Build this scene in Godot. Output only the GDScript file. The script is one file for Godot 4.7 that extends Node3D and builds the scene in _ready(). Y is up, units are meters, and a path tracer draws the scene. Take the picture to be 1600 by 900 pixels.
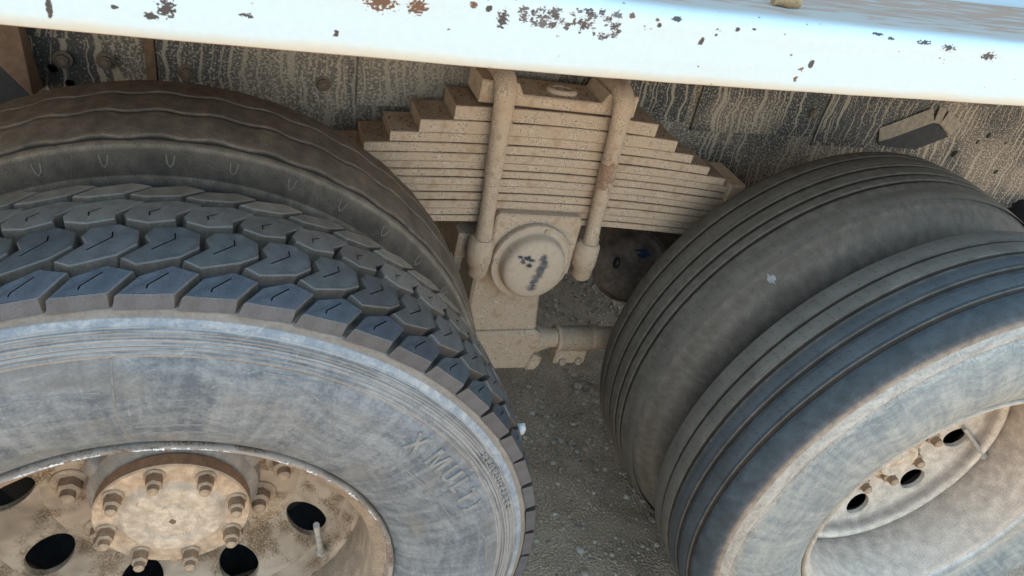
extends Node3D
# A close look under the side of a dusty tipper truck: dual wheels, trunnion leaf spring, white side rail.
# Axle centres are at y = H; the truck's length runs along x, its outer side faces +z.
const H := 0.505
const AX := 0.689
const DEG := PI / 180.0
var M := {}
var T := {}
var used := {}
var rng := RandomNumberGenerator.new()
var truck: Node3D
var nz := FastNoiseLite.new()

func _ready():
	# ---- camera
	var cam := Camera3D.new(); cam.name = "camera"; add_child(cam)
	cam.position = Vector3(-0.6018, 0.9666 + H, 0.6295)
	cam.rotation_order = EULER_ORDER_YXZ
	cam.rotation = Vector3(-0.5759, -0.4197, 0.2542)
	cam.fov = 42.18; cam.near = 0.02; cam.far = 400.0; cam.current = true
	# ---- sky, sun, exposure
	var sky := ProceduralSkyMaterial.new()
	sky.sky_top_color = Color(0.62, 0.765, 0.88)
	sky.sky_horizon_color = Color(0.95, 0.952, 0.905)
	sky.sky_curve = 0.16
	sky.ground_horizon_color = Color(0.52, 0.45, 0.38)
	sky.ground_bottom_color = Color(0.42, 0.35, 0.28)
	sky.sky_energy_multiplier = 1.0
	var env := Environment.new()
	env.background_mode = Environment.BG_SKY
	env.sky = Sky.new(); env.sky.sky_material = sky
	env.tonemap_mode = Environment.TONE_MAPPER_LINEAR
	env.tonemap_exposure = 3.4
	env.sdfgi_enabled = true; env.ssao_enabled = true; env.ssil_enabled = true
	var we := WorldEnvironment.new(); we.name = "world_environment"; we.environment = env; add_child(we)
	var sun := DirectionalLight3D.new(); sun.name = "sun"; add_child(sun)
	sun.light_energy = 1.6; sun.light_angular_distance = 0.5; sun.light_color = Color(1.0, 0.95, 0.86)
	sun.shadow_enabled = true
	sun.rotation = Vector3(-68 * DEG, 172 * DEG, 0)
	rng.seed = 7
	nz.seed = 3; nz.frequency = 1.0; nz.fractal_octaves = 3
	textures()
	materials()
	# ---- the place, then the truck from the frame down to the wheels
	ground()
	truck = Node3D.new(); truck.name = "truck"; add_child(truck)
	tag(truck, "dusty tipper truck with dual rear wheels, tan leaf spring and chipped white side rail", "truck")
	chassis()
	truck_bed()
	spring()
	trunnion()
	torque_rod()
	brake_chamber()
	axles()
	wheels()
	hubs()
	stones()

# ------------------------------------------------------------------ nodes
func numbered(n: String) -> String:
	if not used.has(n):
		used[n] = 0
		return n
	used[n] += 1
	return "%s_%03d" % [n, used[n]]

func part(called: String, label: String, at := Vector3.ZERO) -> Node3D:   # an assembly of the truck, at its own middle
	var o := Node3D.new(); o.name = called; truck.add_child(o, true)
	o.position = at + Vector3(0, H, 0)
	o.set_meta("label", label)
	return o

func tag(o: Node, label: String, category: String, group := ""):
	o.set_meta("label", label); o.set_meta("category", category)
	if group: o.set_meta("group", group)

func inst(called: String, mesh: Mesh, mat: Material, parent: Node) -> MeshInstance3D:
	var o := MeshInstance3D.new(); o.name = called; o.mesh = mesh
	if mat: o.material_override = mat
	parent.add_child(o, true)
	return o

func S() -> SurfaceTool:
	var st := SurfaceTool.new(); st.begin(Mesh.PRIMITIVE_TRIANGLES); return st

func done(st: SurfaceTool) -> ArrayMesh:
	st.generate_normals(); return st.commit()

func obj(called: String, st: SurfaceTool, mat: Material, parent: Node) -> MeshInstance3D:
	return inst(called, done(st), mat, parent)

# ------------------------------------------------------------------ shapes; faces are given counter-clockwise from outside
func tri(st: SurfaceTool, a: Vector3, b: Vector3, c: Vector3):
	st.add_vertex(a); st.add_vertex(c); st.add_vertex(b)

func quad(st: SurfaceTool, a: Vector3, b: Vector3, c: Vector3, d: Vector3):
	tri(st, a, b, c); tri(st, a, c, d)

func tri_out(st: SurfaceTool, a: Vector3, b: Vector3, c: Vector3, out: Vector3):
	if (b - a).cross(c - a).dot(out) >= 0.0: tri(st, a, b, c)
	else: tri(st, a, c, b)

func quad_out(st: SurfaceTool, a: Vector3, b: Vector3, c: Vector3, d: Vector3, out: Vector3):
	tri_out(st, a, b, c, out); tri_out(st, a, c, d, out)

func pol(r: float, deg: float, z: float) -> Vector3:   # angle from straight up, clockwise as the camera sees it
	return Vector3(r * sin(deg * DEG), r * cos(deg * DEG), z)

# A body of revolution about z. runs: arrays of [r, z, colour]; each run is smooth. Walking along a run the outside is on the left (z right, r up).
func lathe(st: SurfaceTool, runs: Array, segs: int, wob = null, mottle := 0.0, uvr := Vector2(0.29, 0.21), at := Vector3.ZERO, a0 := 0.0, a1 := 360.0):
	var g := 1
	for run in runs:
		st.set_smooth_group(g); g += 1
		var n: int = run.size()
		var P := []
		var C := []
		for j in segs + 1:
			var deg: float = a0 + (a1 - a0) * (j % segs if a1 - a0 >= 360.0 else j) / segs
			var row := PackedVector3Array()
			var crow := PackedColorArray()
			for i in n:
				var r: float = run[i][0]
				var z: float = run[i][1]
				if wob != null:
					var w: Vector2 = wob.call(r, z, deg)
					r = w.x; z = w.y
				var p := pol(r, deg, z)
				row.append(p + at)
				var c: Color = run[i][2] if run[i].size() > 2 else Color.WHITE
				if mottle > 0.0:
					var k := 1.0 + mottle * (nz.get_noise_3d(p.x * 14.0 + at.x * 50.0, p.y * 14.0, p.z * 14.0) + 0.6 * nz.get_noise_3d(p.x * 70.0, p.y * 70.0, p.z * 70.0))
					c = Color(c.r * k, c.g * k, c.b * k)
				crow.append(c)
			P.append(row); C.append(crow)
		for j in segs:
			var u0 := float(j) / segs
			var u1 := float(j + 1) / segs
			for i in n - 1:
				var v0: float = (run[i][0] - uvr.x) / uvr.y
				var v1: float = (run[i + 1][0] - uvr.x) / uvr.y
				var a = [P[j][i], C[j][i], Vector2(u0, v0)]
				var b = [P[j][i + 1], C[j][i + 1], Vector2(u0, v1)]
				var c = [P[j + 1][i + 1], C[j + 1][i + 1], Vector2(u1, v1)]
				var d = [P[j + 1][i], C[j + 1][i], Vector2(u1, v0)]
				for q in [a, c, b, a, d, c]:
					st.set_color(q[1]); st.set_uv(q[2]); st.add_vertex(q[0])

func cols(pts: Array, c: Color) -> Array:
	return pts.map(func(p): return [p[0], p[1], c])

# A tube along points with a radius for each; sx widens it across.
func tube(st: SurfaceTool, pts: PackedVector3Array, radii: Array, segs := 16, caps := true, side := Vector3(1, 0, 0), sx := [], tint = null):
	st.set_smooth_group(1)
	var rings := []
	for i in pts.size():
		var t := (pts[mini(i + 1, pts.size() - 1)] - pts[maxi(i - 1, 0)]).normalized()
		var u := (side - t * side.dot(t)).normalized()
		var v := t.cross(u)
		var ring := PackedVector3Array()
		for k in segs:
			var f := TAU * k / segs
			var w: float = sx[i] if sx.size() else 1.0
			ring.append(pts[i] + radii[i] * (u * cos(f) * w + v * sin(f)))
		rings.append(ring)
	for i in pts.size() - 1:
		for k in segs:
			var l := (k + 1) % segs
			var a: Vector3 = rings[i][k]
			if tint != null: st.set_color(tint.call(a))
			quad_out(st, a, rings[i][l], rings[i + 1][l], rings[i + 1][k], a - pts[i] + rings[i + 1][k] - pts[i + 1])
	if caps:
		st.set_smooth_group(2)
		for e in [0, pts.size() - 1]:
			var out: Vector3 = pts[0] - pts[1] if e == 0 else pts[e] - pts[e - 1]
			for k in segs: tri_out(st, pts[e], rings[e][k], rings[e][(k + 1) % segs], out)

func inset(poly: PackedVector2Array, d: float) -> PackedVector2Array:   # mitred; positive shrinks a counter-clockwise polygon
	var out := PackedVector2Array()
	var n := poly.size()
	for i in n:
		var e0 := (poly[i] - poly[(i + n - 1) % n]).normalized()
		var e1 := (poly[(i + 1) % n] - poly[i]).normalized()
		var n0 := Vector2(-e0.y, e0.x)
		var n1 := Vector2(-e1.y, e1.x)
		var m := (n0 + n1).normalized()
		out.append(poly[i] + m * minf(d / maxf(m.dot(n0), 0.35), absf(d) * 2.5) if d > 0 else poly[i] + m * maxf(d / maxf(m.dot(n0), 0.35), -absf(d) * 2.5))
	return out

func ccw(poly: PackedVector2Array) -> PackedVector2Array:
	if Geometry2D.is_polygon_clockwise(poly): 
		var p := poly.duplicate(); p.reverse(); return p
	return poly

# An outline in x and y with thickness from z0 (back) to z1 (front) and bevelled front edges.
func prism(st: SurfaceTool, outline: PackedVector2Array, z0: float, z1: float, bevel := 0.003):
	var p := ccw(outline)
	var q := inset(p, bevel)
	var n := p.size()
	st.set_smooth_group(-1)
	for i in n:
		var j := (i + 1) % n
		var d := p[j] - p[i]
		var out := Vector3(d.y, -d.x, 0)
		quad_out(st, v3(p[i], z0), v3(p[j], z0), v3(p[j], z1 - bevel), v3(p[i], z1 - bevel), out)
		quad_out(st, v3(p[i], z1 - bevel), v3(p[j], z1 - bevel), v3(q[j], z1), v3(q[i], z1), out.normalized() + Vector3(0, 0, 1))
	var t := Geometry2D.triangulate_polygon(q)
	for k in range(0, t.size(), 3): tri_out(st, v3(q[t[k]], z1), v3(q[t[k + 1]], z1), v3(q[t[k + 2]], z1), Vector3(0, 0, 1))
	t = Geometry2D.triangulate_polygon(p)
	for k in range(0, t.size(), 3): tri_out(st, v3(p[t[k]], z0), v3(p[t[k + 1]], z0), v3(p[t[k + 2]], z0), Vector3(0, 0, -1))

func v3(p: Vector2, z: float) -> Vector3: return Vector3(p.x, p.y, z)

func box(st: SurfaceTool, lo: Vector3, hi: Vector3, bevel := 0.003):
	prism(st, PackedVector2Array([Vector2(lo.x, lo.y), Vector2(hi.x, lo.y), Vector2(hi.x, hi.y), Vector2(lo.x, hi.y)]), lo.z, hi.z, bevel)

# A hexagon nut on a washer with its stud end, pointing along +z from the origin.
func nut(r: float, h: float, stud: float, stud_h: float, washer := 1.3) -> ArrayMesh:
	var st := S()
	var c1 := Color(0.30, 0.19, 0.115)
	var c2 := Color(0.42, 0.30, 0.20)
	if washer > 0.0:
		lathe(st, [cols([[r * washer, 0.0], [r * washer, h * 0.12], [r * washer * 0.95, h * 0.16], [r * 0.9, h * 0.2]], c2)], 18, null, 0.5)
	lathe(st, [cols([[r, h * 0.15], [r, h * 0.86]], c1), cols([[r, h * 0.86], [r * 0.86, h]], c2), cols([[r * 0.86, h], [stud * 0.98, h * 1.0]], c2)], 6, null, 0.5, Vector2(0.29, 0.21), Vector3.ZERO, 15.0, 375.0)
	lathe(st, [cols([[stud, h * 0.9], [stud * 0.97, h + stud_h * 0.8]], c1), cols([[stud * 0.97, h + stud_h * 0.8], [stud * 0.72, h + stud_h], [0.0, h + stud_h * 1.02]], c2)], 14, null, 0.5)
	return done(st)

func pebble(seed_: int, flat := 0.7) -> ArrayMesh:
	var r := RandomNumberGenerator.new(); r.seed = seed_
	var st := S(); st.set_smooth_group(1 if seed_ % 3 else -1)
	var rows := 5; var segs := 8
	var P := []
	for i in rows + 1:
		var row := PackedVector3Array()
		for k in segs:
			var a := PI * i / rows
			var b := TAU * k / segs
			var p := Vector3(sin(a) * cos(b), cos(a) * flat, sin(a) * sin(b))
			var f := 1.0 + 0.35 * nz.get_noise_3d(p.x * 1.1 + seed_ * 9.7, p.y * 1.1, p.z * 1.1 + seed_)
			row.append(p * f)
		P.append(row)
	for i in rows:
		for k in segs:
			var l := (k + 1) % segs
			quad_out(st, P[i][k], P[i][l], P[i + 1][l], P[i + 1][k], P[i][k] + P[i + 1][l])
	return done(st)

# ------------------------------------------------------------------ textures and materials
func noise(freq: float, seed_: int, oct := 4, type := FastNoiseLite.TYPE_SIMPLEX_SMOOTH) -> FastNoiseLite:
	var n := FastNoiseLite.new(); n.noise_type = type; n.frequency = freq; n.seed = seed_; n.fractal_octaves = oct
	return n

func tex(im: Image) -> ImageTexture:
	return ImageTexture.create_from_image(im)

func sstep(a: float, b: float, x: float) -> float: return smoothstep(a, b, x)

func lin(c: Color) -> Color: return c.linear_to_srgb()

func bytes_of(n: FastNoiseLite, w: int, h: int) -> PackedByteArray:
	return n.get_seamless_image(w, h, false, false, 0.15).get_data()

func textures():
	# fine grain: multiplies a colour, and serves as relief
	var w := 512
	var a := bytes_of(noise(0.09, 11, 4), w, w)
	var b := bytes_of(noise(0.012, 12, 4), w, w)
	var c := bytes_of(noise(0.25, 13, 2), w, w)
	var im := Image.create(w, w, false, Image.FORMAT_RGB8)
	for y in w:
		for x in w:
			var i := y * w + x
			var g := 0.80 + 0.22 * (a[i] / 255.0 - 0.5) + 0.20 * (b[i] / 255.0 - 0.5) + 0.22 * (c[i] / 255.0 - 0.5)
			if c[i] > 196: g += 0.10
			if c[i] < 52: g -= 0.10
			im.set_pixel(x, y, Color(g, g, g))
	T.grain = tex(im)
	# dried dust with worm-shaped rubbed specks (one tile is 0.26 m)
	w = 1024
	a = bytes_of(noise(0.042, 21, 2), w, w)
	b = bytes_of(noise(0.007, 22, 4), w, w)
	c = bytes_of(noise(0.075, 23, 2), w, w)
	im = Image.create(w, w, false, Image.FORMAT_RGB8)
	var hm := Image.create(w, w, false, Image.FORMAT_RGB8)
	for y in w:
		for x in w:
			var i := y * w + x
			var big := b[i] / 255.0
			var s := absf(a[i] / 255.0 - 0.5)
			var worm := sstep(0.15, 0.06, s) * sstep(0.40, 0.56, c[i] / 255.0)
			worm *= sstep(0.30, 0.66, big)
			var col := Color(0.43, 0.32, 0.222).lerp(Color(0.62, 0.485, 0.35), big)
			col = col.lerp(Color(0.34, 0.22, 0.135), 0.35 * sstep(0.66, 0.82, 1.0 - big))
			col = col.lerp(Color(0.13, 0.118, 0.112), 0.75 * worm)
			var k := 0.92 + 0.16 * (c[i] / 255.0 - 0.5)
			im.set_pixel(x, y, lin(Color(col.r * k, col.g * k, col.b * k)))
			var hh := clampf(0.5 + 0.25 * (c[i] / 255.0 - 0.5) + 0.3 * (big - 0.5) - 0.35 * worm, 0, 1)
			hm.set_pixel(x, y, Color(hh, hh, hh))
	T.dust = tex(im); T.dust_h = tex(hm)
	T.mud = tex(mud_image())
	T.paint = tex(paint_image())
	T.wall_l = tex(sidewall_image(41, true))
	T.wall_r = tex(sidewall_image(77, false))
	T.ground = tex(ground_image())
	T.cap = tex(cap_image())
	w = 512
	a = bytes_of(noise(0.008, 81, 5), w, w)
	b = bytes_of(noise(0.13, 82, 4), w, w)
	im = Image.create(w, w, false, Image.FORMAT_RGB8)
	for y in w:
		for x in w:
			var i := y * w + x
			var g := a[i] / 255.0
			var col := Color(0.95, 0.93, 0.90).lerp(Color(0.50, 0.40, 0.30), sstep(0.40, 0.80, g + 0.25 * (b[i] / 255.0 - 0.5)))
			col = col.lerp(Color(0.16, 0.12, 0.09), 0.5 * sstep(0.54, 0.70, b[i] / 255.0) * sstep(0.35, 0.70, g))
			col = col.lerp(Color(1, 1, 1), 0.6 * sstep(0.62, 0.72, 1.0 - b[i] / 255.0))
			im.set_pixel(x, y, lin(col))
	T.grime = tex(im)
	# rib wear: fine zigzag sipes running across a worn rib
	im = Image.create(128, 128, false, Image.FORMAT_RGB8)
	for y in 128:
		for x in 128:
			var zz := absf(fposmod(y / 16.0, 2.0) - 1.0) * 14.0
			var d := absf(fposmod(x + zz, 42.0) - 21.0)
			var g := 0.88 + 0.12 * nz.get_noise_2d(x * 0.21, y * 0.21)
			g *= 1.0 - 0.38 * sstep(2.6, 1.0, d) * sstep(-0.25, 0.25, nz.get_noise_2d(x * 0.03 + 7.0, y * 0.03))
			im.set_pixel(x, y, Color(g, g, g))
	T.rib = tex(im)

func mud_image() -> Image:   # dark frame paint with pale mud drips and spatter; 2.4 m by 0.6 m
	var w := 2048; var h := 512
	var im := Image.create(w, h, false, Image.FORMAT_RGB8)
	var low := bytes_of(noise(0.004, 31, 3), w, h)
	var warp := noise(0.012, 32, 2)
	var streak := noise(0.10, 33, 2)
	var dots := bytes_of(noise(0.15, 34, 2), w, h)
	var dots2 := bytes_of(noise(0.26, 35, 1), w, h)
	for y in h:
		for x in w:
			var i := y * w + x
			var l := low[i] / 255.0
			var right := sstep(1250, 2000, x)   # the mud lies thicker towards the rear
			var wx := x + 7.0 * warp.get_noise_2d(x * 0.5, y * 1.4)
			var st := streak.get_noise_2d(wx, y * 0.035)
			var drip := sstep(0.22, 0.38, st + 0.20 * (l - 0.5) + 0.18 * right)
			var dot := sstep(0.67, 0.78, dots[i] / 255.0 + 0.20 * (l - 0.5) + 0.15 * right)
			dot = maxf(dot, 0.8 * sstep(0.70, 0.80, dots2[i] / 255.0 + 0.15 * (l - 0.5)))
			var m := clampf(maxf(drip * 0.75, dot), 0, 1)
			var base := Color(0.042, 0.041, 0.039).lerp(Color(0.13, 0.103, 0.078), 0.85 * sstep(0.38, 0.70, l) )
			base = base.lerp(Color(0.24, 0.20, 0.155), right * 0.75)
			var mudc := Color(0.30, 0.245, 0.178).lerp(Color(0.45, 0.38, 0.285), dots2[i] / 255.0)
			im.set_pixel(x, y, lin(base.lerp(mudc, m)))
	return im

func splat(im: Image, cx: float, cy: float, rx: float, ry: float, col: Color, seed_: int, ragged := 0.8, freq := 0.12):
	var n := noise(freq, seed_, 3)
	for y in range(maxi(0, int(cy - ry * 2)), mini(im.get_height(), int(cy + ry * 2))):
		for x in range(maxi(0, int(cx - rx * 2)), mini(im.get_width(), int(cx + rx * 2))):
			var d := Vector2((x - cx) / rx, (y - cy) / ry).length()
			var k := sstep(0.08, -0.08, d - 0.8 + ragged * n.get_noise_2d(x, y))
			if k > 0.0: im.set_pixel(x, y, im.get_pixel(x, y).lerp(col, k))

const PX0 := -1.0      # the paint texture spans x from -1.0 to 0.7 and 0.3 m across the section
const PXW := 1.7
func paint_image() -> Image:
	var w := 2048; var h := 512
	var im := Image.create(w, h, false, Image.FORMAT_RGB8)
	var big := bytes_of(noise(0.006, 51, 4), w, h)
	var fine := bytes_of(noise(0.06, 52, 3), w, h)
	var run := noise(0.02, 53, 4)
	for y in h:
		var s := y * 0.3 / h      # metres from the lower edge of the face, over the fold and inwards along the deck
		for x in w:
			var i := y * w + x
			var f := fine[i] / 255.0
			var col := Color(0.44, 0.525, 0.555)
			col = col.lerp(Color(0.50, 0.46, 0.37), 0.6 * sstep(0.014, 0.0, s + 0.010 * (big[i] / 255.0 - 0.5)))  # warm ground bounce painted along the lower edge
			if s > 0.078:
				var deck := sstep(0.080, 0.105, s)
				col = col.lerp(Color(0.34, 0.325, 0.295), 0.90 * deck)
				var rust := sstep(0.0, 0.40, run.get_noise_2d(x * 0.35, y * 2.2) + 0.2 * (f - 0.5) - 0.18 + 0.55 * sstep(0.085, 0.20, s))
				col = col.lerp(Color(0.33, 0.20, 0.135), 0.72 * rust * deck)
			var k := 0.97 + 0.06 * f
			im.set_pixel(x, y, lin(Color(col.r * k, col.g * k, col.b * k)))
	var black := lin(Color(0.035, 0.03, 0.03))
	var rusty := lin(Color(0.10, 0.052, 0.03))
	# chips and scuffs: [x, metres above the lower edge, half width, half height, colour, raggedness]
	var marks := [[-0.758, 0.018, 0.003, 0.012, 0, 0.3], [-0.68, 0.019, 0.007, 0.004, 0, 0.7], [-0.667, 0.027, 0.008, 0.009, 0, 0.9], [-0.708, 0.024, 0.003, 0.003, 0, 0.5],
		[-0.482, 0.054, 0.016, 0.010, 1, 0.9], [-0.446, 0.052, 0.010, 0.008, 1, 0.8], [-0.392, 0.060, 0.005, 0.004, 1, 0.4], [-0.376, 0.058, 0.004, 0.004, 0, 0.3],
		[-0.36, 0.049, 0.006, 0.009, 0, 0.9], [-0.222, 0.067, 0.004, 0.004, 1, 0.4], [-0.188, 0.061, 0.003, 0.003, 0, 0.3], [-0.192, 0.066, 0.003, 0.002, 1, 0.3],
		[-0.169, 0.069, 0.007, 0.003, 0, 0.8], [-0.13, 0.048, 0.004, 0.005, 0, 0.3], [-0.115, 0.056, 0.002, 0.002, 0, 0.3], [-0.091, 0.064, 0.0035, 0.003, 0, 0.3], [-0.07, 0.066, 0.003, 0.0015, 0, 0.3],
		[0.023, 0.033, 0.0045, 0.006, 0, 0.3], [0.012, 0.026, 0.004, 0.003, 1, 0.9], [0.01, 0.014, 0.003, 0.004, 1, 0.8], [0.10, 0.074, 0.009, 0.002, 0, 0.5], [0.12, 0.070, 0.006, 0.002, 0, 0.8], [0.17, 0.070, 0.01, 0.003, 0, 1.0], [0.21, 0.066, 0.01, 0.004, 0, 1.1], [0.28, 0.06, 0.012, 0.005, 0, 1.1],
		[-0.60, 0.028, 0.006, 0.002, 0, 0.9], [-0.52, 0.020, 0.003, 0.004, 0, 0.9]]
	var n := 100
	for m in marks:
		n += 1
		splat(im, (m[0] - PX0) / PXW * w, m[1] / 0.3 * h, m[2] / PXW * w, m[3] / 0.3 * h, black if m[4] == 0 else rusty, n, m[5], 0.16)
	# the large black scuff: many small ragged flakes in a wedge
	rng.seed = 19
	for k in 70:
		var x := rng.randf_range(-0.345, -0.232)
		var t := (x + 0.345) / 0.113
		var y := rng.randf_range(lerpf(0.050, 0.040, t), lerpf(0.062, 0.070, t))
		splat(im, (x - PX0) / PXW * w, y / 0.3 * h, rng.randf_range(1.5, 6.0), rng.randf_range(2.0, 7.0), black.lerp(lin(Color(0.10, 0.09, 0.09)), rng.randf()), 200 + k, 1.3, 0.2)
	for k in 90:    # small flecks along the fold
		var x := rng.randf_range(-1.0, 0.7)
		splat(im, (x - PX0) / PXW * w, rng.randf_range(0.05, 0.085) / 0.3 * h if rng.randf() < 0.7 else rng.randf_range(0.0, 0.05) / 0.3 * h, rng.randf_range(0.8, 2.6), rng.randf_range(0.8, 2.2), black.lerp(lin(Color(0.4, 0.38, 0.36)), rng.randf()), 300 + k, 0.9, 0.3)
	return im

func stroke(im: Image, p: Vector2, d: Vector2, n: int, bend: float, col: Color, k: float, wide := 1):
	for i in n:
		for o in wide:
			var x := posmod(int(p.x) + o, im.get_width())
			var y := int(p.y)
			if y >= 0 and y < im.get_height():
				im.set_pixel(x, y, im.get_pixel(x, y).lerp(col, k * (0.6 + 0.4 * sin(i * 0.37))))
		p += d; d = d.rotated(bend)

func sidewall_image(seed_: int, left: bool) -> Image:   # u runs round the tyre, v from radius 0.29 to 0.50
	var w := 2048; var h := 256
	var im := Image.create(w, h, false, Image.FORMAT_RGB8)
	var n1 := noise(1.0, seed_, 4)
	var n2 := noise(1.0, seed_ + 1, 3)
	var ringn := noise(0.35, seed_ + 2, 3)
	for x in w:
		var a := TAU * x / w
		var cx := cos(a); var sx := sin(a)
		for y in h:
			var r := 0.29 + 0.21 * (y + 0.5) / h
			var big := n1.get_noise_3d(cx * r * 11.0, sx * r * 11.0, 5.0)
			var rad := n2.get_noise_3d(cx * 22.0, sx * 22.0, r * 9.0)      # streaks that run across the sidewall
			var grit := n1.get_noise_3d(cx * r * 260.0, sx * r * 260.0, 1.0)
			var smear := n2.get_noise_3d(cx * 5.0, sx * 5.0, r * 75.0 + 3.0 * n2.get_noise_3d(cx * 2.0, sx * 2.0, 30.0))
			var fine := 0.5 * smear + 0.55 * grit + 0.3 * n1.get_noise_3d(cx * r * 70.0, sx * r * 70.0, r * 150.0)
			var circ := ringn.get_noise_2d(y * 1.0, 4.0 * n2.get_noise_3d(cx * 1.5, sx * 1.5, 9.0))
			var pale := 0.42 + 0.36 * big + 0.46 * rad + 0.75 * fine
			var col := Color(0.060, 0.073, 0.088).lerp(Color(0.185, 0.198, 0.205), clampf(pale, 0, 1))
			if left:
				col = col.lerp(Color(0.135, 0.125, 0.112), 0.45 * sstep(0.05, 0.5, n2.get_noise_3d(cx * 3.0, sx * 3.0, r * 14.0)) )
				if r > 0.445 and r < 0.476:   # scuffed concentric lines
					col = col.lerp(Color(0.24, 0.228, 0.215), clampf(0.40 + 1.5 * circ + 0.5 * fine, 0, 0.9))
					col = col.lerp(Color(0.07, 0.064, 0.062), clampf(-2.0 * circ - 0.12, 0, 0.7))
				elif r > 0.476:
					col = Color(0.135, 0.158, 0.185).lerp(Color(0.27, 0.272, 0.265), clampf(0.30 + 1.2 * fine + 0.6 * rad, 0, 1))
					if r > 0.4835: col = Color(0.115, 0.095, 0.078).lerp(Color(0.175, 0.15, 0.125), clampf(0.5 + 1.2 * fine, 0, 1))
			else:
				col = Color(0.125, 0.142, 0.148).lerp(Color(0.275, 0.275, 0.25), clampf(pale, 0, 1))
				col = col.lerp(Color(0.23, 0.195, 0.16).lerp(Color(0.42, 0.375, 0.32), clampf(0.55 + 1.1 * fine, 0, 1)), 0.9 * sstep(0.45, 0.462, r + 0.006 * fine))
				col = col.lerp(Color(0.42, 0.36, 0.29), 0.6 * sstep(0.325, 0.30, r))
			im.set_pixel(x, y, lin(col))
	rng.seed = seed_
	for k in (900 if left else 1000):
		var p := Vector2(rng.randf() * w, rng.randf_range(4, h - 40 if left else h - 60))
		var ang := rng.randf_range(-0.6, 0.6) + (PI / 2 if rng.randf() < 0.5 else 0.6)
		var dark := rng.randf() < 0.35
		stroke(im, p, Vector2(cos(ang), sin(ang)) * 1.0, rng.randi_range(8, 46), rng.randf_range(-0.02, 0.02), lin(Color(0.06, 0.068, 0.08)) if dark else lin(Color(0.32, 0.325, 0.32)), rng.randf_range(0.15, 0.5), 1)
	return im

func ground_image() -> Image:
	var w := 1024
	var im := Image.create(w, w, false, Image.FORMAT_RGB8)
	var a := bytes_of(noise(0.006, 61, 5), w, w)
	var b := bytes_of(noise(0.10, 62, 3), w, w)
	var c := bytes_of(noise(0.05, 63, 2, FastNoiseLite.TYPE_CELLULAR), w, w)
	for y in w:
		for x in w:
			var i := y * w + x
			var g := a[i] / 255.0
			var col := Color(0.30, 0.208, 0.137).lerp(Color(0.45, 0.335, 0.235), g)
			var k := 0.62 + 0.7 * b[i] / 255.0
			if b[i] > 172: k += 0.30
			if c[i] > 190: k *= 0.80
			im.set_pixel(x, y, lin(Color(col.r * k, col.g * k, col.b * k)))
	return im

func cap_image() -> Image:   # dusty hub cap with the old paint rubbed through
	var w := 512
	var im := Image.create(w, w, false, Image.FORMAT_RGB8)
	var a := bytes_of(noise(0.01, 71, 4), w, w)
	var b := bytes_of(noise(0.09, 72, 2), w, w)
	for y in w:
		for x in w:
			var i := y * w + x
			var col := Color(0.45, 0.335, 0.235).lerp(Color(0.57, 0.45, 0.335), a[i] / 255.0)
			var s := sstep(0.07, 0.02, absf(b[i] / 255.0 - 0.5)) * sstep(0.45, 0.7, a[i] / 255.0)
			col = col.lerp(Color(0.20, 0.165, 0.14), 0.7 * s)
			im.set_pixel(x, y, lin(col))
	var dark := lin(Color(0.04, 0.045, 0.055))
	rng.seed = 5
	for k in 46:
		var t := rng.randf()
		splat(im, 282 + 10 * sin(t * 5.0) + rng.randf_range(-14, 14) - 22 * t, lerpf(140, 375, t), rng.randf_range(7, 20), rng.randf_range(5, 16), dark.lerp(lin(Color(0.30, 0.24, 0.19)), rng.randf() * 0.8), 400 + k, 2.2, 0.22)
	for k in 14:
		splat(im, rng.randf_range(140, 215), rng.randf_range(150, 225), rng.randf_range(8, 20), rng.randf_range(6, 14), dark, 450 + k, 1.1, 0.12)
	for k in 8:
		splat(im, rng.randf_range(255, 300), rng.randf_range(160, 175), rng.randf_range(4, 9), rng.randf_range(2, 5), lin(Color(0.12, 0.12, 0.12)), 470 + k, 1.1, 0.12)
	return im

func mat(called: String, rough: float, col := Color.WHITE, albedo: Texture2D = null, height: Texture2D = null, relief := 0.1, scale := Vector3.ZERO) -> StandardMaterial3D:
	var m := StandardMaterial3D.new(); m.resource_name = called
	m.roughness = rough; m.albedo_color = lin(col)
	m.albedo_texture = albedo
	m.vertex_color_use_as_albedo = true
	if height:
		m.heightmap_enabled = true; m.heightmap_texture = height; m.heightmap_scale = relief
	if scale != Vector3.ZERO:
		m.uv1_triplanar = true; m.uv1_scale = scale; m.uv1_triplanar_sharpness = 4.0
	return m

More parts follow.
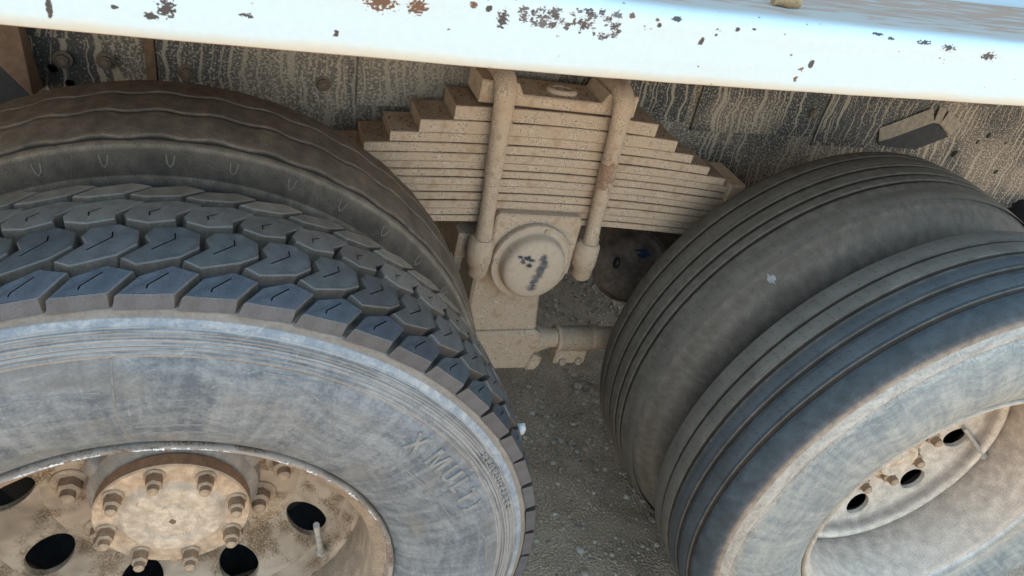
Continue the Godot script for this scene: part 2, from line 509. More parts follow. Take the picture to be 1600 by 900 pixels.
func materials():
	var s3 := Vector3.ONE
	M.rubber = mat("rubber", 0.85, Color(1.25, 1.25, 1.25), T.grain, T.grain, 0.05, s3 * 7.0)
	M.rubber.metallic_specular = 0.35
	M.rubber_tread = mat("rubber_tread", 0.5, Color(1.25, 1.25, 1.25), T.grain, T.grain, 0.04, s3 * 8.0)
	M.wall_l = mat("sidewall_left", 0.72, Color.WHITE, T.wall_l, T.wall_l, 0.02)
	M.wall_r = mat("sidewall_right", 0.8, Color.WHITE, T.wall_r, T.wall_r, 0.03)
	M.rib = mat("worn_rib", 0.6, Color(1.1, 1.1, 1.1), T.rib, T.rib, 0.05)
	M.rib.uv1_scale = Vector3(60, 8, 1)
	M.dust = mat("dried_dust", 0.95, Color(1.06, 1.03, 1.0), T.dust, T.dust_h, 0.10, s3 * 3.0)
	M.dust.vertex_color_use_as_albedo = false
	M.leaf = M.dust.duplicate(); M.leaf.vertex_color_use_as_albedo = true
	M.metal = mat("dusty_metal", 0.85, Color(1.25, 1.25, 1.25), T.grain, T.grain, 0.10, s3 * 9.0)
	M.rim = mat("dusty_rim", 0.75, Color(1.25, 1.25, 1.25), T.grain, T.grain, 0.06, s3 * 5.0)
	M.grimy = mat("grimy_rim", 0.8, Color(1.15, 1.15, 1.15), T.grime, T.grime, 0.08, s3 * 3.1)
	M.mud = mat("muddy_frame", 0.8, Color.WHITE, T.mud, T.mud, 0.12, Vector3(1.0 / 2.4, 1.0 / 0.6, 1.0 / 0.6))
	M.mud.vertex_color_use_as_albedo = false
	M.paint = mat("white_paint", 0.55, Color.WHITE, T.paint, T.paint, 0.03)
	M.paint.vertex_color_use_as_albedo = false
	M.cap = mat("cap_dust", 0.92, Color.WHITE, T.cap, T.cap, 0.08)
	M.ground = mat("dirt", 0.97, Color.WHITE, T.ground, T.ground, 1.3)
	M.ground.vertex_color_use_as_albedo = false
	M.ground.uv1_triplanar = true; M.ground.uv1_world_triplanar = true; M.ground.uv1_scale = s3 * 1.1
	M.stone = mat("stone", 0.95, Color(1.2, 1.2, 1.2), T.grain, T.grain, 0.15, s3 * 6.0)

# ------------------------------------------------------------------ the ground
func bump_y(x: float, z: float) -> float:
	var far := clampf(1.0 - (absf(x) + absf(z)) / 9.0, 0, 1)
	return far * (0.010 * nz.get_noise_2d(x * 2.2, z * 2.2) + 0.009 * nz.get_noise_2d(x * 11.0 + 40, z * 11.0) + 0.004 * nz.get_noise_2d(x * 45.0, z * 45.0))

func ground():
	var xs := PackedFloat32Array([-150, -60, -25, -12, -7, -5, -3.5])
	var zs := xs.duplicate()
	for i in 151: xs.append(-2.5 + 5.0 * i / 150.0)
	for i in 151: zs.append(-2.8 + 4.6 * i / 150.0)
	for k in [3.5, 5, 7, 12, 25, 60, 150]: xs.append(k); zs.append(k)
	var st := S(); st.set_smooth_group(1)
	for i in xs.size() - 1:
		for j in zs.size() - 1:
			var p := []
			for q in [[i, j], [i, j + 1], [i + 1, j + 1], [i + 1, j]]:
				p.append(Vector3(xs[q[0]], bump_y(xs[q[0]], zs[q[1]]), zs[q[1]]))
			quad(st, p[0], p[1], p[2], p[3])
	var g := obj("ground", st, M.ground, self)
	g.set_meta("kind", "structure")
	# loose gravel, more than anyone could count
	var mm := MultiMesh.new(); mm.transform_format = MultiMesh.TRANSFORM_3D; mm.use_colors = true
	mm.mesh = pebble(4)
	var n := 9000
	mm.instance_count = n
	rng.seed = 23
	var patch := noise(1.3, 91, 2)
	var k := 0
	while k < n:
		var x := rng.randf_range(-0.5, 1.3); var z := rng.randf_range(-1.9, 0.6)
		if patch.get_noise_2d(x, z) + 0.25 < rng.randf_range(-0.3, 0.6): continue
		var s := 0.0018 + 0.0058 * pow(rng.randf(), 2.3)
		var t := Transform3D(Basis.from_euler(Vector3(rng.randf() * 0.5, rng.randf() * TAU, rng.randf() * 0.5)).scaled(Vector3.ONE * s), Vector3(x, bump_y(x, z) + s * 0.2, z))
		mm.set_instance_transform(k, t)
		var c := Color(0.26, 0.195, 0.138).lerp(Color(0.62, 0.52, 0.41), rng.randf())
		mm.set_instance_color(k, c)
		k += 1
	var mi := MultiMeshInstance3D.new(); mi.name = "gravel"; mi.multimesh = mm; mi.material_override = M.stone; add_child(mi)
	mi.set_meta("kind", "stuff"); mi.set_meta("label", "loose fine gravel scattered on the brown dirt under the truck"); mi.set_meta("category", "gravel")

func stones():
	var L := [[0.242, -0.795, 12], [0.245, -0.701, 11], [0.256, -0.7, 10], [0.285, -0.686, 12], [0.231, -0.649, 8], [0.287, -0.649, 9], [0.317, -0.659, 13], [0.21, -0.672, 9], [0.378, -0.838, 9], [0.405, -0.87, 6], [0.325, -0.758, 12], [0.202, -0.807, 12], [0.366, -0.929, 7], [0.424, -0.965, 8], [0.231, -0.862, 9], [0.271, -0.968, 12], [0.235, -0.935, 9], [0.387, -0.914, 16], [0.411, -0.912, 10], [0.157, -0.628, 10], [0.204, -0.617, 10], [0.212, -0.725, 8], [0.261, -0.747, 7], [0.167, -0.702, 8], [0.176, -0.833, 8], [0.433, -0.874, 6], [0.448, -0.934, 8], [0.172, -0.86, 8], [0.127, -0.494, 8], [0.152, -0.451, 11], [0.269, -0.461, 8], [0.197, -0.406, 10], [0.181, -0.342, 16], [0.08, -0.388, 12], [0.11, -0.371, 9], [0.34, -0.511, 8], [0.17, -0.278, 14], [0.145, -0.595, 9], [0.373, -0.486, 11], [0.402, -0.503, 10], [0.412, -0.407, 13], [0.308, -0.357, 7], [0.342, -0.311, 8], [0.30, -1.02, 12], [0.36, -1.08, 11], [0.28, -1.12, 10], [0.40, -1.18, 12], [0.33, -1.25, 13], [0.45, -1.30, 11]]
	var meshes := []
	for i in 7: meshes.append(pebble(100 + i, 0.62 + 0.05 * (i % 4)))
	var shades := []
	for i in 4:
		var m: StandardMaterial3D = M.stone.duplicate()
		m.albedo_color = lin([Color(0.54, 0.46, 0.37), Color(0.42, 0.35, 0.28), Color(0.62, 0.56, 0.48), Color(0.47, 0.37, 0.28)][i])
		shades.append(m)
	rng.seed = 88
	var i := 0
	var count := {}
	for q in L:
		var s: float = q[2] * 0.00076
		var o := MeshInstance3D.new(); o.name = numbered("stone"); o.mesh = meshes[i % 7]; o.material_override = shades[(i * 5 + i / 3) % 4]
		add_child(o)
		o.position = Vector3(q[0], bump_y(q[0], q[1]) + s * 0.35, q[1])
		o.scale = Vector3(s * rng.randf_range(0.8, 1.2), s * rng.randf_range(0.75, 1.0), s)
		o.rotation = Vector3(0, rng.randf() * TAU, 0)
		var k := (i * 5 + i / 3) % 4
		var shade: String = ["tan", "brown", "pale grey", "reddish brown"][k]
		var size_: String = "larger" if q[2] >= 12 else "medium" if q[2] >= 9 else "tiny"
		var side_: String = "close beside the left tyre" if q[0] < lerpf(0.05, 0.33, clampf((-q[1] - 0.3), 0, 1)) + 0.06 else "close beside the right tyre" if q[0] > 0.36 else "midway between the tyres"
		var near_: String = "near the bottom edge" if q[1] > -0.55 else "below the torque rod" if q[1] > -0.85 else "level with the torque rod" if q[1] > -1.0 else "beyond the torque rod"
		var called := "%s %s stone %s, %s" % [size_, shade, side_, near_]
		count[called] = count.get(called, 0) + 1
		if count[called] > 1: called = "%s %s stone %s, %s, %s of these" % [size_, shade, side_, near_, ["second", "third", "fourth", "fifth", "sixth"][count[called] - 2]]
		tag(o, called, "stone", "loose stones on the dirt between the wheels")
		i += 1
	var w := MeshInstance3D.new(); w.name = "wedged_stone"; w.mesh = pebble(205, 0.85); w.material_override = M.stone.duplicate()
	w.material_override.albedo_color = lin(Color(0.78, 0.77, 0.76)); add_child(w)
	w.position = Vector3(-AX, H, 0) + pol(0.519, 68.6, -0.10); w.scale = Vector3(0.0095, 0.012, 0.0095); w.rotation = Vector3(0, 0.4, 0.5)
	tag(w, "white stone stuck on the edge of the blocky tread of the left tyre", "stone")

# ------------------------------------------------------------------ chassis frame
func chassis():
	var t := part("chassis_frame", "dark chassis side member streaked with dried mud above the wheels", Vector3(0, 0.40, 0))
	t.rotation.z = 2.6 * DEG
	var cy := -0.40
	var web := CSGBox3D.new(); web.name = "frame_web"; web.size = Vector3(3.9, 0.56, 0.012); web.position = Vector3(0.15, 0.515 + cy, -0.756); web.material = M.mud
	for q in [[-0.902, 0.461, 0.009], [-0.879, 0.437, 0.008], [1.135, 0.385, 0.010], [1.217, 0.439, 0.0075], [1.096, 0.451, 0.006], [1.314, 0.337, 0.007], [1.192, 0.420, 0.006], [1.289, 0.421, 0.005], [-0.86, 0.40, 0.008]]:
		var c := CSGCylinder3D.new(); c.name = "hole"; c.radius = q[2]; c.height = 0.1; c.sides = 18; c.rotation.x = PI / 2
		c.operation = CSGShape3D.OPERATION_SUBTRACTION; c.position = Vector3(q[0], q[1] + cy, -0.756) - web.position; c.material = M.mud
		web.add_child(c, true)
	t.add_child(web, true)
	for q in [[-0.738, -0.415, 0.420, 0.008], [-0.400, 0.315, 0.430, 0.0045], [0.335, 0.665, 0.414, 0.009], [0.675, 0.855, 0.39, 0.004]]:
		var st := S(); box(st, Vector3(q[0], q[2] + cy, -0.7495), Vector3(q[1], 0.795 + cy, -0.7495 + q[3]), 0.0015)
		obj("stiffener_plate", st, M.mud, t)
	var st := S(); box(st, Vector3(-1.7, 0.228 + cy, -0.83), Vector3(2.0, 0.238 + cy, -0.745), 0.002)
	obj("lower_flange", st, M.mud, t)
	st = S(); box(st, Vector3(-0.758, 0.36 + cy, -0.7497), Vector3(-0.741, 0.79 + cy, -0.746), 0.001)
	obj("rusty_seam", st, rust_mat(Color(0.20, 0.115, 0.065)), t)
	# bolts with dusty washers
	var bm := nut(0.0105, 0.009, 0.006, 0.003, 1.45)
	for q in [[-0.882, 0.482], [-0.818, 0.484], [-0.693, 0.473], [-0.461, 0.469], [0.638, 0.474]]:
		var b := inst("frame_bolt", bm, rust_mat(Color(0.19, 0.14, 0.10)), t)
		b.position = Vector3(q[0], q[1] + cy, -0.7425)
		b.rotation.z = q[0] * 7.0
	# bracket at the left end: a sloping rusty plate standing out of the web, dark panel under it
	st = S()
	st.set_smooth_group(-1)
	var a := [Vector3(-0.942, 0.64 + cy, -0.748), Vector3(-0.921, 0.430 + cy, -0.748)]
	var b := [Vector3(-1.065, 0.64 + cy, -0.67), Vector3(-0.918, 0.447 + cy, -0.67)]
	var up: Vector3 = (a[1] - a[0]).cross(b[0] - a[0]).normalized() * 0.004
	if up.x < 0: up = -up
	quad_out(st, a[0] + up, a[1] + up, b[1] + up, b[0] + up, up)
	quad_out(st, a[0] - up, a[1] - up, b[1] - up, b[0] - up, -up)
	quad_out(st, b[0] - up, b[1] - up, b[1] + up, b[0] + up, Vector3(0, -0.5, 1))
	quad_out(st, a[1] - up, a[1] + up, b[1] + up, b[1] - up, Vector3(0, -1, 0))
	obj("sloping_bracket", st, rust_mat(Color(0.30, 0.185, 0.115)), t)
	st = S()
	prism(st, PackedVector2Array([Vector2(-1.40, 0.26 + cy), Vector2(-0.935, 0.26 + cy), Vector2(-0.935, 0.41 + cy), Vector2(-0.95, 0.62 + cy), Vector2(-1.40, 0.62 + cy)]), -0.749, -0.742, 0.002)
	obj("dark_panel", st, rust_mat(Color(0.03, 0.035, 0.037)), t)
	# pressed hood, right, over a dark plate for the shade in its opening
	st = S(); st.set_smooth_group(-1)
	var ridge := [Vector2(0.866, 0.412), Vector2(0.895, 0.424), Vector2(1.000, 0.472), Vector2(1.024, 0.469), Vector2(1.083, 0.437)]
	var depth := [0.003, 0.006, 0.008, 0.008, 0.003]
	for i in 4:
		var p: Vector2 = ridge[i] + Vector2(0, cy); var q: Vector2 = ridge[i + 1] + Vector2(0, cy)
		var n := Vector2(-(q - p).y, (q - p).x).normalized() * 0.022
		var out := Vector3(n.x, n.y, 0.0)
		quad_out(st, v3(p + n * 1.6, -0.7445), v3(q + n * 1.6, -0.7445), v3(q, -0.7445 + depth[i + 1]), v3(p, -0.7445 + depth[i]), out + Vector3(0, 0, 0.02))
		quad_out(st, v3(p, -0.7445 + depth[i]), v3(q, -0.7445 + depth[i + 1]), v3(q - n * 0.15, -0.7445 + depth[i + 1] - 0.002), v3(p - n * 0.15, -0.7445 + depth[i] - 0.002), Vector3(0, 0, 1))
		quad_out(st, v3(p - n * 0.15, -0.7445 + depth[i] - 0.002), v3(q - n * 0.15, -0.7445 + depth[i + 1] - 0.002), v3(q + n * 1.2, -0.7448), v3(p + n * 1.2, -0.7448), -out)
	obj("pressed_hood", st, rust_mat(Color(0.33, 0.27, 0.20)), t)
	st = S()
	prism(st, PackedVector2Array([Vector2(0.866, 0.406 + cy), Vector2(0.90, 0.397 + cy), Vector2(0.994, 0.394 + cy), Vector2(1.080, 0.432 + cy), Vector2(1.024, 0.464 + cy), Vector2(1.000, 0.467 + cy)]), -0.7455, -0.7435, 0.0005)
	rubber_buffer(t)
	var bk := S(); box(bk, Vector3(-1.8, 0.24 + cy, -0.805), Vector3(2.1, 0.80 + cy, -0.795), 0.001)  # backing plate added so that the frame holes stay dark
	obj("hole_backing", bk, rust_mat(Color(0.03, 0.028, 0.026)), t)
	obj("hood_shade_plate", st, rust_mat(Color(0.03, 0.033, 0.036)), t)

func rubber_buffer(t: Node3D):
	var st := S()
	lathe(st, [cols([[0.045, 0.0], [0.045, 0.05], [0.036, 0.062]], Color(0.03, 0.03, 0.03)), cols([[0.036, 0.062], [0.012, 0.064], [0.0, 0.058]], Color(0.035, 0.033, 0.03))], 28)
	var o := obj("rubber_buffer", st, M.rubber, t); o.position = Vector3(1.482, 0.212 - 0.40, -0.75)
	st = S(); box(st, Vector3(1.20, -0.40, -0.80), Vector3(1.75, 0.243 - 0.40, -0.757), 0.003)  # plate added to block the sunlit ground beyond the frame
	obj("rear_blocking_plate", st, M.mud, t)

func rust_mat(c: Color) -> StandardMaterial3D:
	var key := "rust%s" % c.to_html()
	if not M.has(key):
		var m: StandardMaterial3D = M.metal.duplicate()
		m.albedo_color = lin(Color(c.r * 1.25, c.g * 1.25, c.b * 1.25)); m.vertex_color_use_as_albedo = false
		M[key] = m
	return M[key]

# ------------------------------------------------------------------ white side rail, deck and the unseen body above
const RZ := -0.10
func rail_y(x: float) -> float:   # the lower edge sags a little
	var X := [-2.4, -0.796, -0.509, -0.148, 0.389, 2.6]
	var Y := [0.655, 0.713, 0.7215, 0.7345, 0.763, 0.905]
	for i in 5:
		if x <= X[i + 1]: return lerpf(Y[i], Y[i + 1], (x - X[i]) / (X[i + 1] - X[i]))
	return 0.905

func truck_bed():
	var t := part("truck_bed", "white painted steel truck bed with chipped side rail over the wheels")
	var sec := []   # [height above the lower edge, z offset, length along the section]
	sec.append([0.006, -0.03, -0.03]); sec.append([0.0, -0.028, -0.022]); sec.append([-0.002, -0.004, -0.004]); sec.append([0.0, 0.0, 0.0])
	for i in 6: sec.append([0.064 * (i + 1) / 6.0, 0.001 * sin(i * 1.3), 0.064 * (i + 1) / 6.0])
	for i in 6:
		var f := PI / 2 * (i + 1) / 6.0
		sec.append([0.064 + 0.014 * sin(f), -0.014 * (1 - cos(f)), 0.064 + 0.014 * f])
	for i in 18:
		var d := 0.032 * (i + 1)
		sec.append([0.078 + 0.002 * sin(i * 1.7), -0.014 - d, 0.086 + d])
	var st := S(); st.set_smooth_group(1)
	var n := 110
	for i in n:
		var x0 := -2.2 + 4.6 * i / n; var x1 := -2.2 + 4.6 * (i + 1) / n
		for k in sec.size() - 1:
			var P := []
			for q in [[x0, k], [x1, k], [x1, k + 1], [x0, k + 1]]:
				var s = sec[q[1]]
				var dent := 0.0025 * nz.get_noise_2d(q[0] * 5.0, s[2] * 12.0)
				P.append([Vector3(q[0], rail_y(q[0]) + s[0], RZ + s[1] + dent), Vector2((q[0] - PX0) / PXW, s[2] / 0.3)])
			for j in [0, 2, 1, 0, 3, 2]:
				st.set_uv(P[j][1]); st.add_vertex(P[j][0])
	obj("side_rail", st, M.paint, t)
	st = S()
	var yd := 0.745
	prism(st, PackedVector2Array([Vector2(-2.2, yd), Vector2(2.4, yd + 0.19), Vector2(2.4, yd + 0.205), Vector2(-2.2, yd + 0.015)]), -2.35, -0.40, 0.002)
	var floor_ := obj("floor_sheet", st, rust_mat(Color(0.20, 0.165, 0.125)), t)
	floor_.position.y = -0.03
	st = S(); box(st, Vector3(-2.2, 0.74, -0.78), Vector3(2.4, 2.65, -0.72), 0.004)  # unseen body wall, put up this tall to shade the deck and near side
	obj("shading_body_wall", st, rust_mat(Color(0.30, 0.24, 0.19)), t)
	# rusty fastening on the deck, at the top edge of the view
	st = S(); tube(st, PackedVector3Array([Vector3(-0.012, rail_y(0) + 0.084, RZ - 0.066), Vector3(0.006, rail_y(0) + 0.086, RZ - 0.064), Vector3(0.024, rail_y(0) + 0.085, RZ - 0.068)]), [0.006, 0.009, 0.007], 10)
	obj("rusty_catch", st, rust_mat(Color(0.38, 0.25, 0.13)), t)

# ------------------------------------------------------------------ leaf spring
func droop(x: float) -> float: return -0.11 * x * x

func leaf(x0: float, x1: float, y0: float, y1: float, z0: float, z1: float) -> ArrayMesh:
	var st := S(); st.set_smooth_group(-1)
	var n := 18
	var e := 0.0015
	var ring := func(x: float, dx := 0.0) -> PackedVector3Array:
		var o := droop(x) + 0.0009 * nz.get_noise_2d(x * 5.0, y0 * 400.0)
		var r := PackedVector3Array()
		for q in [[y0 + e, z1], [y1 - e, z1], [y1, z1 - e], [y1, z0], [y0, z0], [y0, z1 - e]]: r.append(Vector3(x + dx, q[0] + o, q[1] + 0.0012 * nz.get_noise_2d(x * 9.0 + y0 * 300.0, 3.0)))
		return r
	var prev: PackedVector3Array = ring.call(x0)
	var mid := Vector3(0, 0, 0)
	for i in n:
		var x := x0 + (x1 - x0) * (i + 1) / n
		var cur: PackedVector3Array = ring.call(x)
		var c := Vector3(x, (y0 + y1) / 2 + droop(x), (z0 + z1) / 2)
		for k in 6:
			var l := (k + 1) % 6
			st.set_color(Color.WHITE)
			if k == 1 or k == 2:
				var d := clampf(0.68 + 0.9 * nz.get_noise_2d(x * 22.0, y0 * 90.0), 0.0, 1.0)
				st.set_color(Color.WHITE.lerp(Color(0.40, 0.30, 0.24), d * (1.0 if k == 2 else 0.35)))
			quad_out(st, prev[k], prev[l], cur[l], cur[k], (cur[k] + cur[l]) / 2 - c)
		prev = cur
	for x in [x0, x1]:
		var r: PackedVector3Array = ring.call(x)
		st.set_color(Color(0.85, 0.80, 0.76))
		for k in range(1, 5): tri_out(st, r[0], r[k], r[k + 1], Vector3(-1 if x == x0 else 1, 0, 0))
	return done(st)

func spring():
	var t := part("leaf_spring", "tall dusty tan pack of steel spring leaves clamped by two bolts between the wheels", Vector3(-0.02, 0.24, -0.66))
	var o := -Vector3(-0.02, 0.24, -0.66)
	var lv := [0.487, 0.4585, 0.4325, 0.4125, 0.393, 0.375, 0.3585, 0.3425, 0.326, 0.3095, 0.2925, 0.2745, 0.258, 0.243]
	var span := [[-0.241, 0.176], [-0.302, 0.232], [-0.352, 0.282], [-0.397, 0.331], [-0.455, 0.379], [-0.52, 0.43], [-0.56, 0.47], [-0.60, 0.51], [-0.61, 0.55], [-0.61, 0.58], [-0.61, 0.60], [-0.61, 0.61], [-0.61, 0.61]]
	for i in 13:
		var l := inst("leaf", leaf(span[i][0], span[i][1], lv[i + 1] + 0.0006, lv[i] - 0.0006, -0.712, -0.620 + 0.0020 * sin(i * 2.1)), M.leaf, t)
		l.position = o
	# short clamp plate under the bolts, with raised seats
	var st := S()
	prism(st, PackedVector2Array([Vector2(-0.200, 0.489), Vector2(0.118, 0.489), Vector2(0.118, 0.532), Vector2(0.055, 0.532), Vector2(0.043, 0.512), Vector2(-0.118, 0.512), Vector2(-0.130, 0.532), Vector2(-0.200, 0.532)]), -0.714, -0.622, 0.003)
	obj("clamp_plate", st, M.dust, t).position = o
	st = S()    # head of the centre bolt in a ring
	lathe(st, [cols([[0.027, 0.0], [0.027, 0.006], [0.022, 0.0095], [0.016, 0.0085]], Color.WHITE), cols([[0.016, 0.0085], [0.014, 0.002], [0.008, 0.003], [0.007, 0.007], [0.0, 0.008]], Color.WHITE)], 20)
	var cb := obj("centre_bolt", st, M.dust, t); cb.position = o + Vector3(-0.03, 0.5115, -0.66); cb.rotation.x = -PI / 2; cb.scale = Vector3(1.2, 0.8, 1)
	# crumbs of dirt lying on the ledges of the pack
	var mm := MultiMesh.new(); mm.transform_format = MultiMesh.TRANSFORM_3D; mm.mesh = pebble(7); mm.instance_count = 420
	rng.seed = 31
	for i in 420:
		var k := rng.randi_range(0, 5)
		var x: float
		var edge: Array = span[k]; var above: Array = [-0.2, 0.118] if k == 0 else span[k - 1]
		if rng.randf() < 0.5: x = rng.randf_range(edge[0] + 0.003, above[0])
		else: x = rng.randf_range(above[1], edge[1] - 0.003)
		var sz := 0.0006 + 0.0019 * pow(rng.randf(), 2.5)
		var y: float = lv[k] + droop(x) - 0.0006 + sz * 0.3
		if rng.randf() < 0.25: x = rng.randf_range(-0.11, 0.04); y = 0.5122
		mm.set_instance_transform(i, Transform3D(Basis.from_euler(Vector3(0, rng.randf() * TAU, 0)).scaled(Vector3(sz, sz, sz * 1.3)), Vector3(x, y, rng.randf_range(-0.705, -0.626))))
	var crumbs := MultiMeshInstance3D.new(); crumbs.name = "dirt_crumbs"; crumbs.multimesh = mm; crumbs.material_override = rust_mat(Color(0.20, 0.14, 0.10)); t.add_child(crumbs, true)
	crumbs.position = o; crumbs.set_meta("kind", "stuff")
	# rebound clip near the right end
	st = S(); box(st, Vector3(0.395, 0.335, -0.725), Vector3(0.435, 0.378, -0.612), 0.004)
	obj("rebound_clip", st, M.dust, t).position = o + Vector3(0, -0.012, 0)
	for q in [[-0.160, -0.1405], [0.0775, 0.0975]]:
		st = S()
		var pts := PackedVector3Array(); var rad := []; var wide := []
		for i in 60:
			var k := i / 59.0
			pts.append(Vector3(lerpf(q[1], q[0], k), lerpf(0.185, 0.505, k), -0.5995)); rad.append(0.0165 + 0.0012 * sin(k * 9.0 + q[0] * 30) + 0.001 * nz.get_noise_1d(k * 30.0 + q[0] * 99.0)); wide.append(1.0 + 0.25 * sstep(0.75, 1.0, k))
		for i in 7:
			var f := PI / 2 * (i + 1) / 7.0
			pts.append(Vector3(q[0], 0.505 + 0.036 * sin(f), -0.6355 + 0.036 * cos(f))); rad.append(0.0165); wide.append(1.28)
		for i in 3:
			pts.append(Vector3(q[0], 0.541, -0.66 - 0.02 * i)); rad.append(0.0165); wide.append(1.28)
		for i in 6:
			var f := PI / 2 * (i + 1) / 6.0
			pts.append(Vector3(q[0], 0.541 - 0.036 * (1 - cos(f)), -0.70 - 0.032 * sin(f))); rad.append(0.0165); wide.append(1.2)
		pts.append(Vector3(q[1], 0.2, -0.732)); rad.append(0.0165); wide.append(1.0)
		var x_at: float = q[0]
		var worn := func(p: Vector3) -> Color:
			var k := sstep(0.045, 0.0, absf(p.y - 0.375) + 0.03 * nz.get_noise_2d(p.x * 60.0, p.y * 60.0)) if x_at > 0 else 0.0
			return Color.WHITE.lerp(Color(0.42, 0.27, 0.20), clampf(k * 1.2, 0, 0.65) * sstep(-0.612, -0.588, p.z) * sstep(x_at + 0.03, x_at + 0.005, p.x + 0.012 * nz.get_noise_2d(p.y * 70.0, 2.0)) + 0.25 * clampf(nz.get_noise_3d(p.x * 30.0, p.y * 30.0, p.z * 30.0), 0, 1))
		tube(st, pts, rad, 32, true, Vector3(1, 0, 0), wide, worn)
		obj("u_bolt", st, M.leaf, t).position = o
		st = S()
		var x: float = q[1] - 0.004
		tube(st, PackedVector3Array([Vector3(x, 0.216, -0.6), Vector3(x, 0.209, -0.6), Vector3(x, 0.185, -0.6), Vector3(x + 0.002, 0.16, -0.6), Vector3(x + 0.004, 0.156, -0.6), Vector3(x + 0.004, 0.132, -0.6), Vector3(x + 0.004, 0.124, -0.6)]), [0.0215, 0.0265, 0.0275, 0.0265, 0.0225, 0.0215, 0.015], 18)
		obj("u_bolt_nut", st, M.dust, t).position = o

# ------------------------------------------------------------------ trunnion with its cap, and the arm below
func trunnion():
	var C := Vector3(-0.031, 0.166, -0.60)
	var t := part("trunnion_bracket", "dusty tan bracket with round domed cap under the leaf spring", C)
	var o := -C
	var st := S()
	prism(st, PackedVector2Array([Vector2(-0.122, 0.13), Vector2(0.068, 0.13), Vector2(0.066, 0.262), Vector2(0.058, 0.272), Vector2(-0.116, 0.272), Vector2(-0.124, 0.264)]), -0.72, -0.600, 0.004)
	obj("saddle_plate", st, M.dust, t).position = o
	st = S(); box(st, Vector3(-0.185, 0.145, -0.72), Vector3(0.135, 0.205, -0.628), 0.004)
	obj("saddle", st, M.dust, t).position = o
	st = S()
	prism(st, PackedVector2Array([Vector2(-0.135, 0.20), Vector2(-0.128, -0.06), Vector2(0.046, -0.05), Vector2(0.020, 0.13), Vector2(0.015, 0.20)]), -0.735, -0.628, 0.006)
	obj("lower_arm", st, M.dust, t).position = o
	st = S()
	prism(st, PackedVector2Array([Vector2(-0.125, -0.158), Vector2(0.046, -0.156), Vector2(0.050, -0.118), Vector2(0.066, -0.088), Vector2(0.058, -0.054), Vector2(0.044, -0.042), Vector2(-0.128, -0.046)]), -0.75, -0.615, 0.007)
	obj("rod_bracket", st, M.dust, t).position = o
	st = S(); prism(st, PackedVector2Array([Vector2(0.040, -0.157), Vector2(0.064, -0.157), Vector2(0.074, -0.140), Vector2(0.074, -0.120), Vector2(0.050, -0.112)]), -0.70, -0.612, 0.004)
	obj("bracket_lug", st, M.dust, t).position = o
	# cap: flange, dome, three screws; its print of worn paint comes from a planar map
	st = S()
	lathe(st, [[[0.091, 0.0], [0.091, 0.009]], [[0.091, 0.009], [0.0895, 0.0125], [0.087, 0.0125], [0.086, 0.0095]], [[0.086, 0.0095], [0.0755, 0.0095]],
		[[0.0755, 0.0095], [0.0735, 0.011], [0.0725, 0.016], [0.0715, 0.029], [0.068, 0.036], [0.060, 0.040], [0.040, 0.0425], [0.0, 0.044]]], 64)
	var m := planar(done(st), 0.19)
	var cap := inst("trunnion_cap", m, M.cap, t)
	cap.position = Vector3(0, 0, 0.004); cap.scale = Vector3(0.955, 1, 1)
	for a in [12.0, -88.0, 112.0]:
		st = S(); lathe(st, [[[0.0062, 0.0], [0.0062, 0.004], [0.005, 0.0055]], [[0.005, 0.0055], [0.0025, 0.0055]], [[0.0025, 0.0055], [0.002, 0.003], [0.0, 0.003]]], 12)
		var s := obj("cap_screw", st, M.dust, t); s.position = pol(0.0805, a, 0.0133)

func planar(m: ArrayMesh, size: float) -> ArrayMesh:   # one flat map along z, laid on when the part was painted and dusted
	var a := m.surface_get_arrays(0)
	var v: PackedVector3Array = a[Mesh.ARRAY_VERTEX]
	var uv := PackedVector2Array()
	for p in v: uv.append(Vector2(0.5 + p.x / size, 0.5 - p.y / size))
	a[Mesh.ARRAY_TEX_UV] = uv
	var r := ArrayMesh.new(); r.add_surface_from_arrays(Mesh.PRIMITIVE_TRIANGLES, a)
	return r

func torque_rod():
	var C := Vector3(0.10, -0.085, -0.645)
	var t := part("torque_rod", "dusty round torque rod with bolted clamp running behind the right tyre", C)
	var st := S()
	var side := Vector3(0, 1, 0)
	tube(st, PackedVector3Array([Vector3(-0.07, 0, 0), Vector3(-0.04, 0.0, 0), Vector3(-0.028, 0, 0), Vector3(-0.005, 0.002, 0), Vector3(0.012, 0.002, 0), Vector3(0.02, 0.002, 0)]), [0.03, 0.034, 0.029, 0.0235, 0.0235, 0.025], 20, true, side)
	obj("rod_end", st, M.dust, t)
	st = S()
	tube(st, PackedVector3Array([Vector3(0.09, 0, 0), Vector3(0.5, 0, 0.0)]), [0.0285, 0.0285], 22, true, side)
	obj("rod_tube", st, M.dust, t)
	st = S()
	tube(st, PackedVector3Array([Vector3(0.008, 0, 0), Vector3(0.0095, 0, 0), Vector3(0.017, 0, 0), Vector3(0.0185, 0, 0), Vector3(0.096, 0, 0), Vector3(0.098, 0, 0)]), [0.030, 0.0335, 0.0335, 0.0315, 0.0315, 0.029], 24, true, side)
	box(st, Vector3(0.012, -0.062, 0.0), Vector3(0.094, -0.02, 0.024), 0.004)
	obj("rod_clamp", st, M.dust, t)
	for x in [0.032, 0.074]:
		var b := inst("clamp_bolt", nut(0.0095, 0.009, 0.005, 0.004, 0.0), M.dust, t)
		b.position = Vector3(x, -0.051, 0.024)

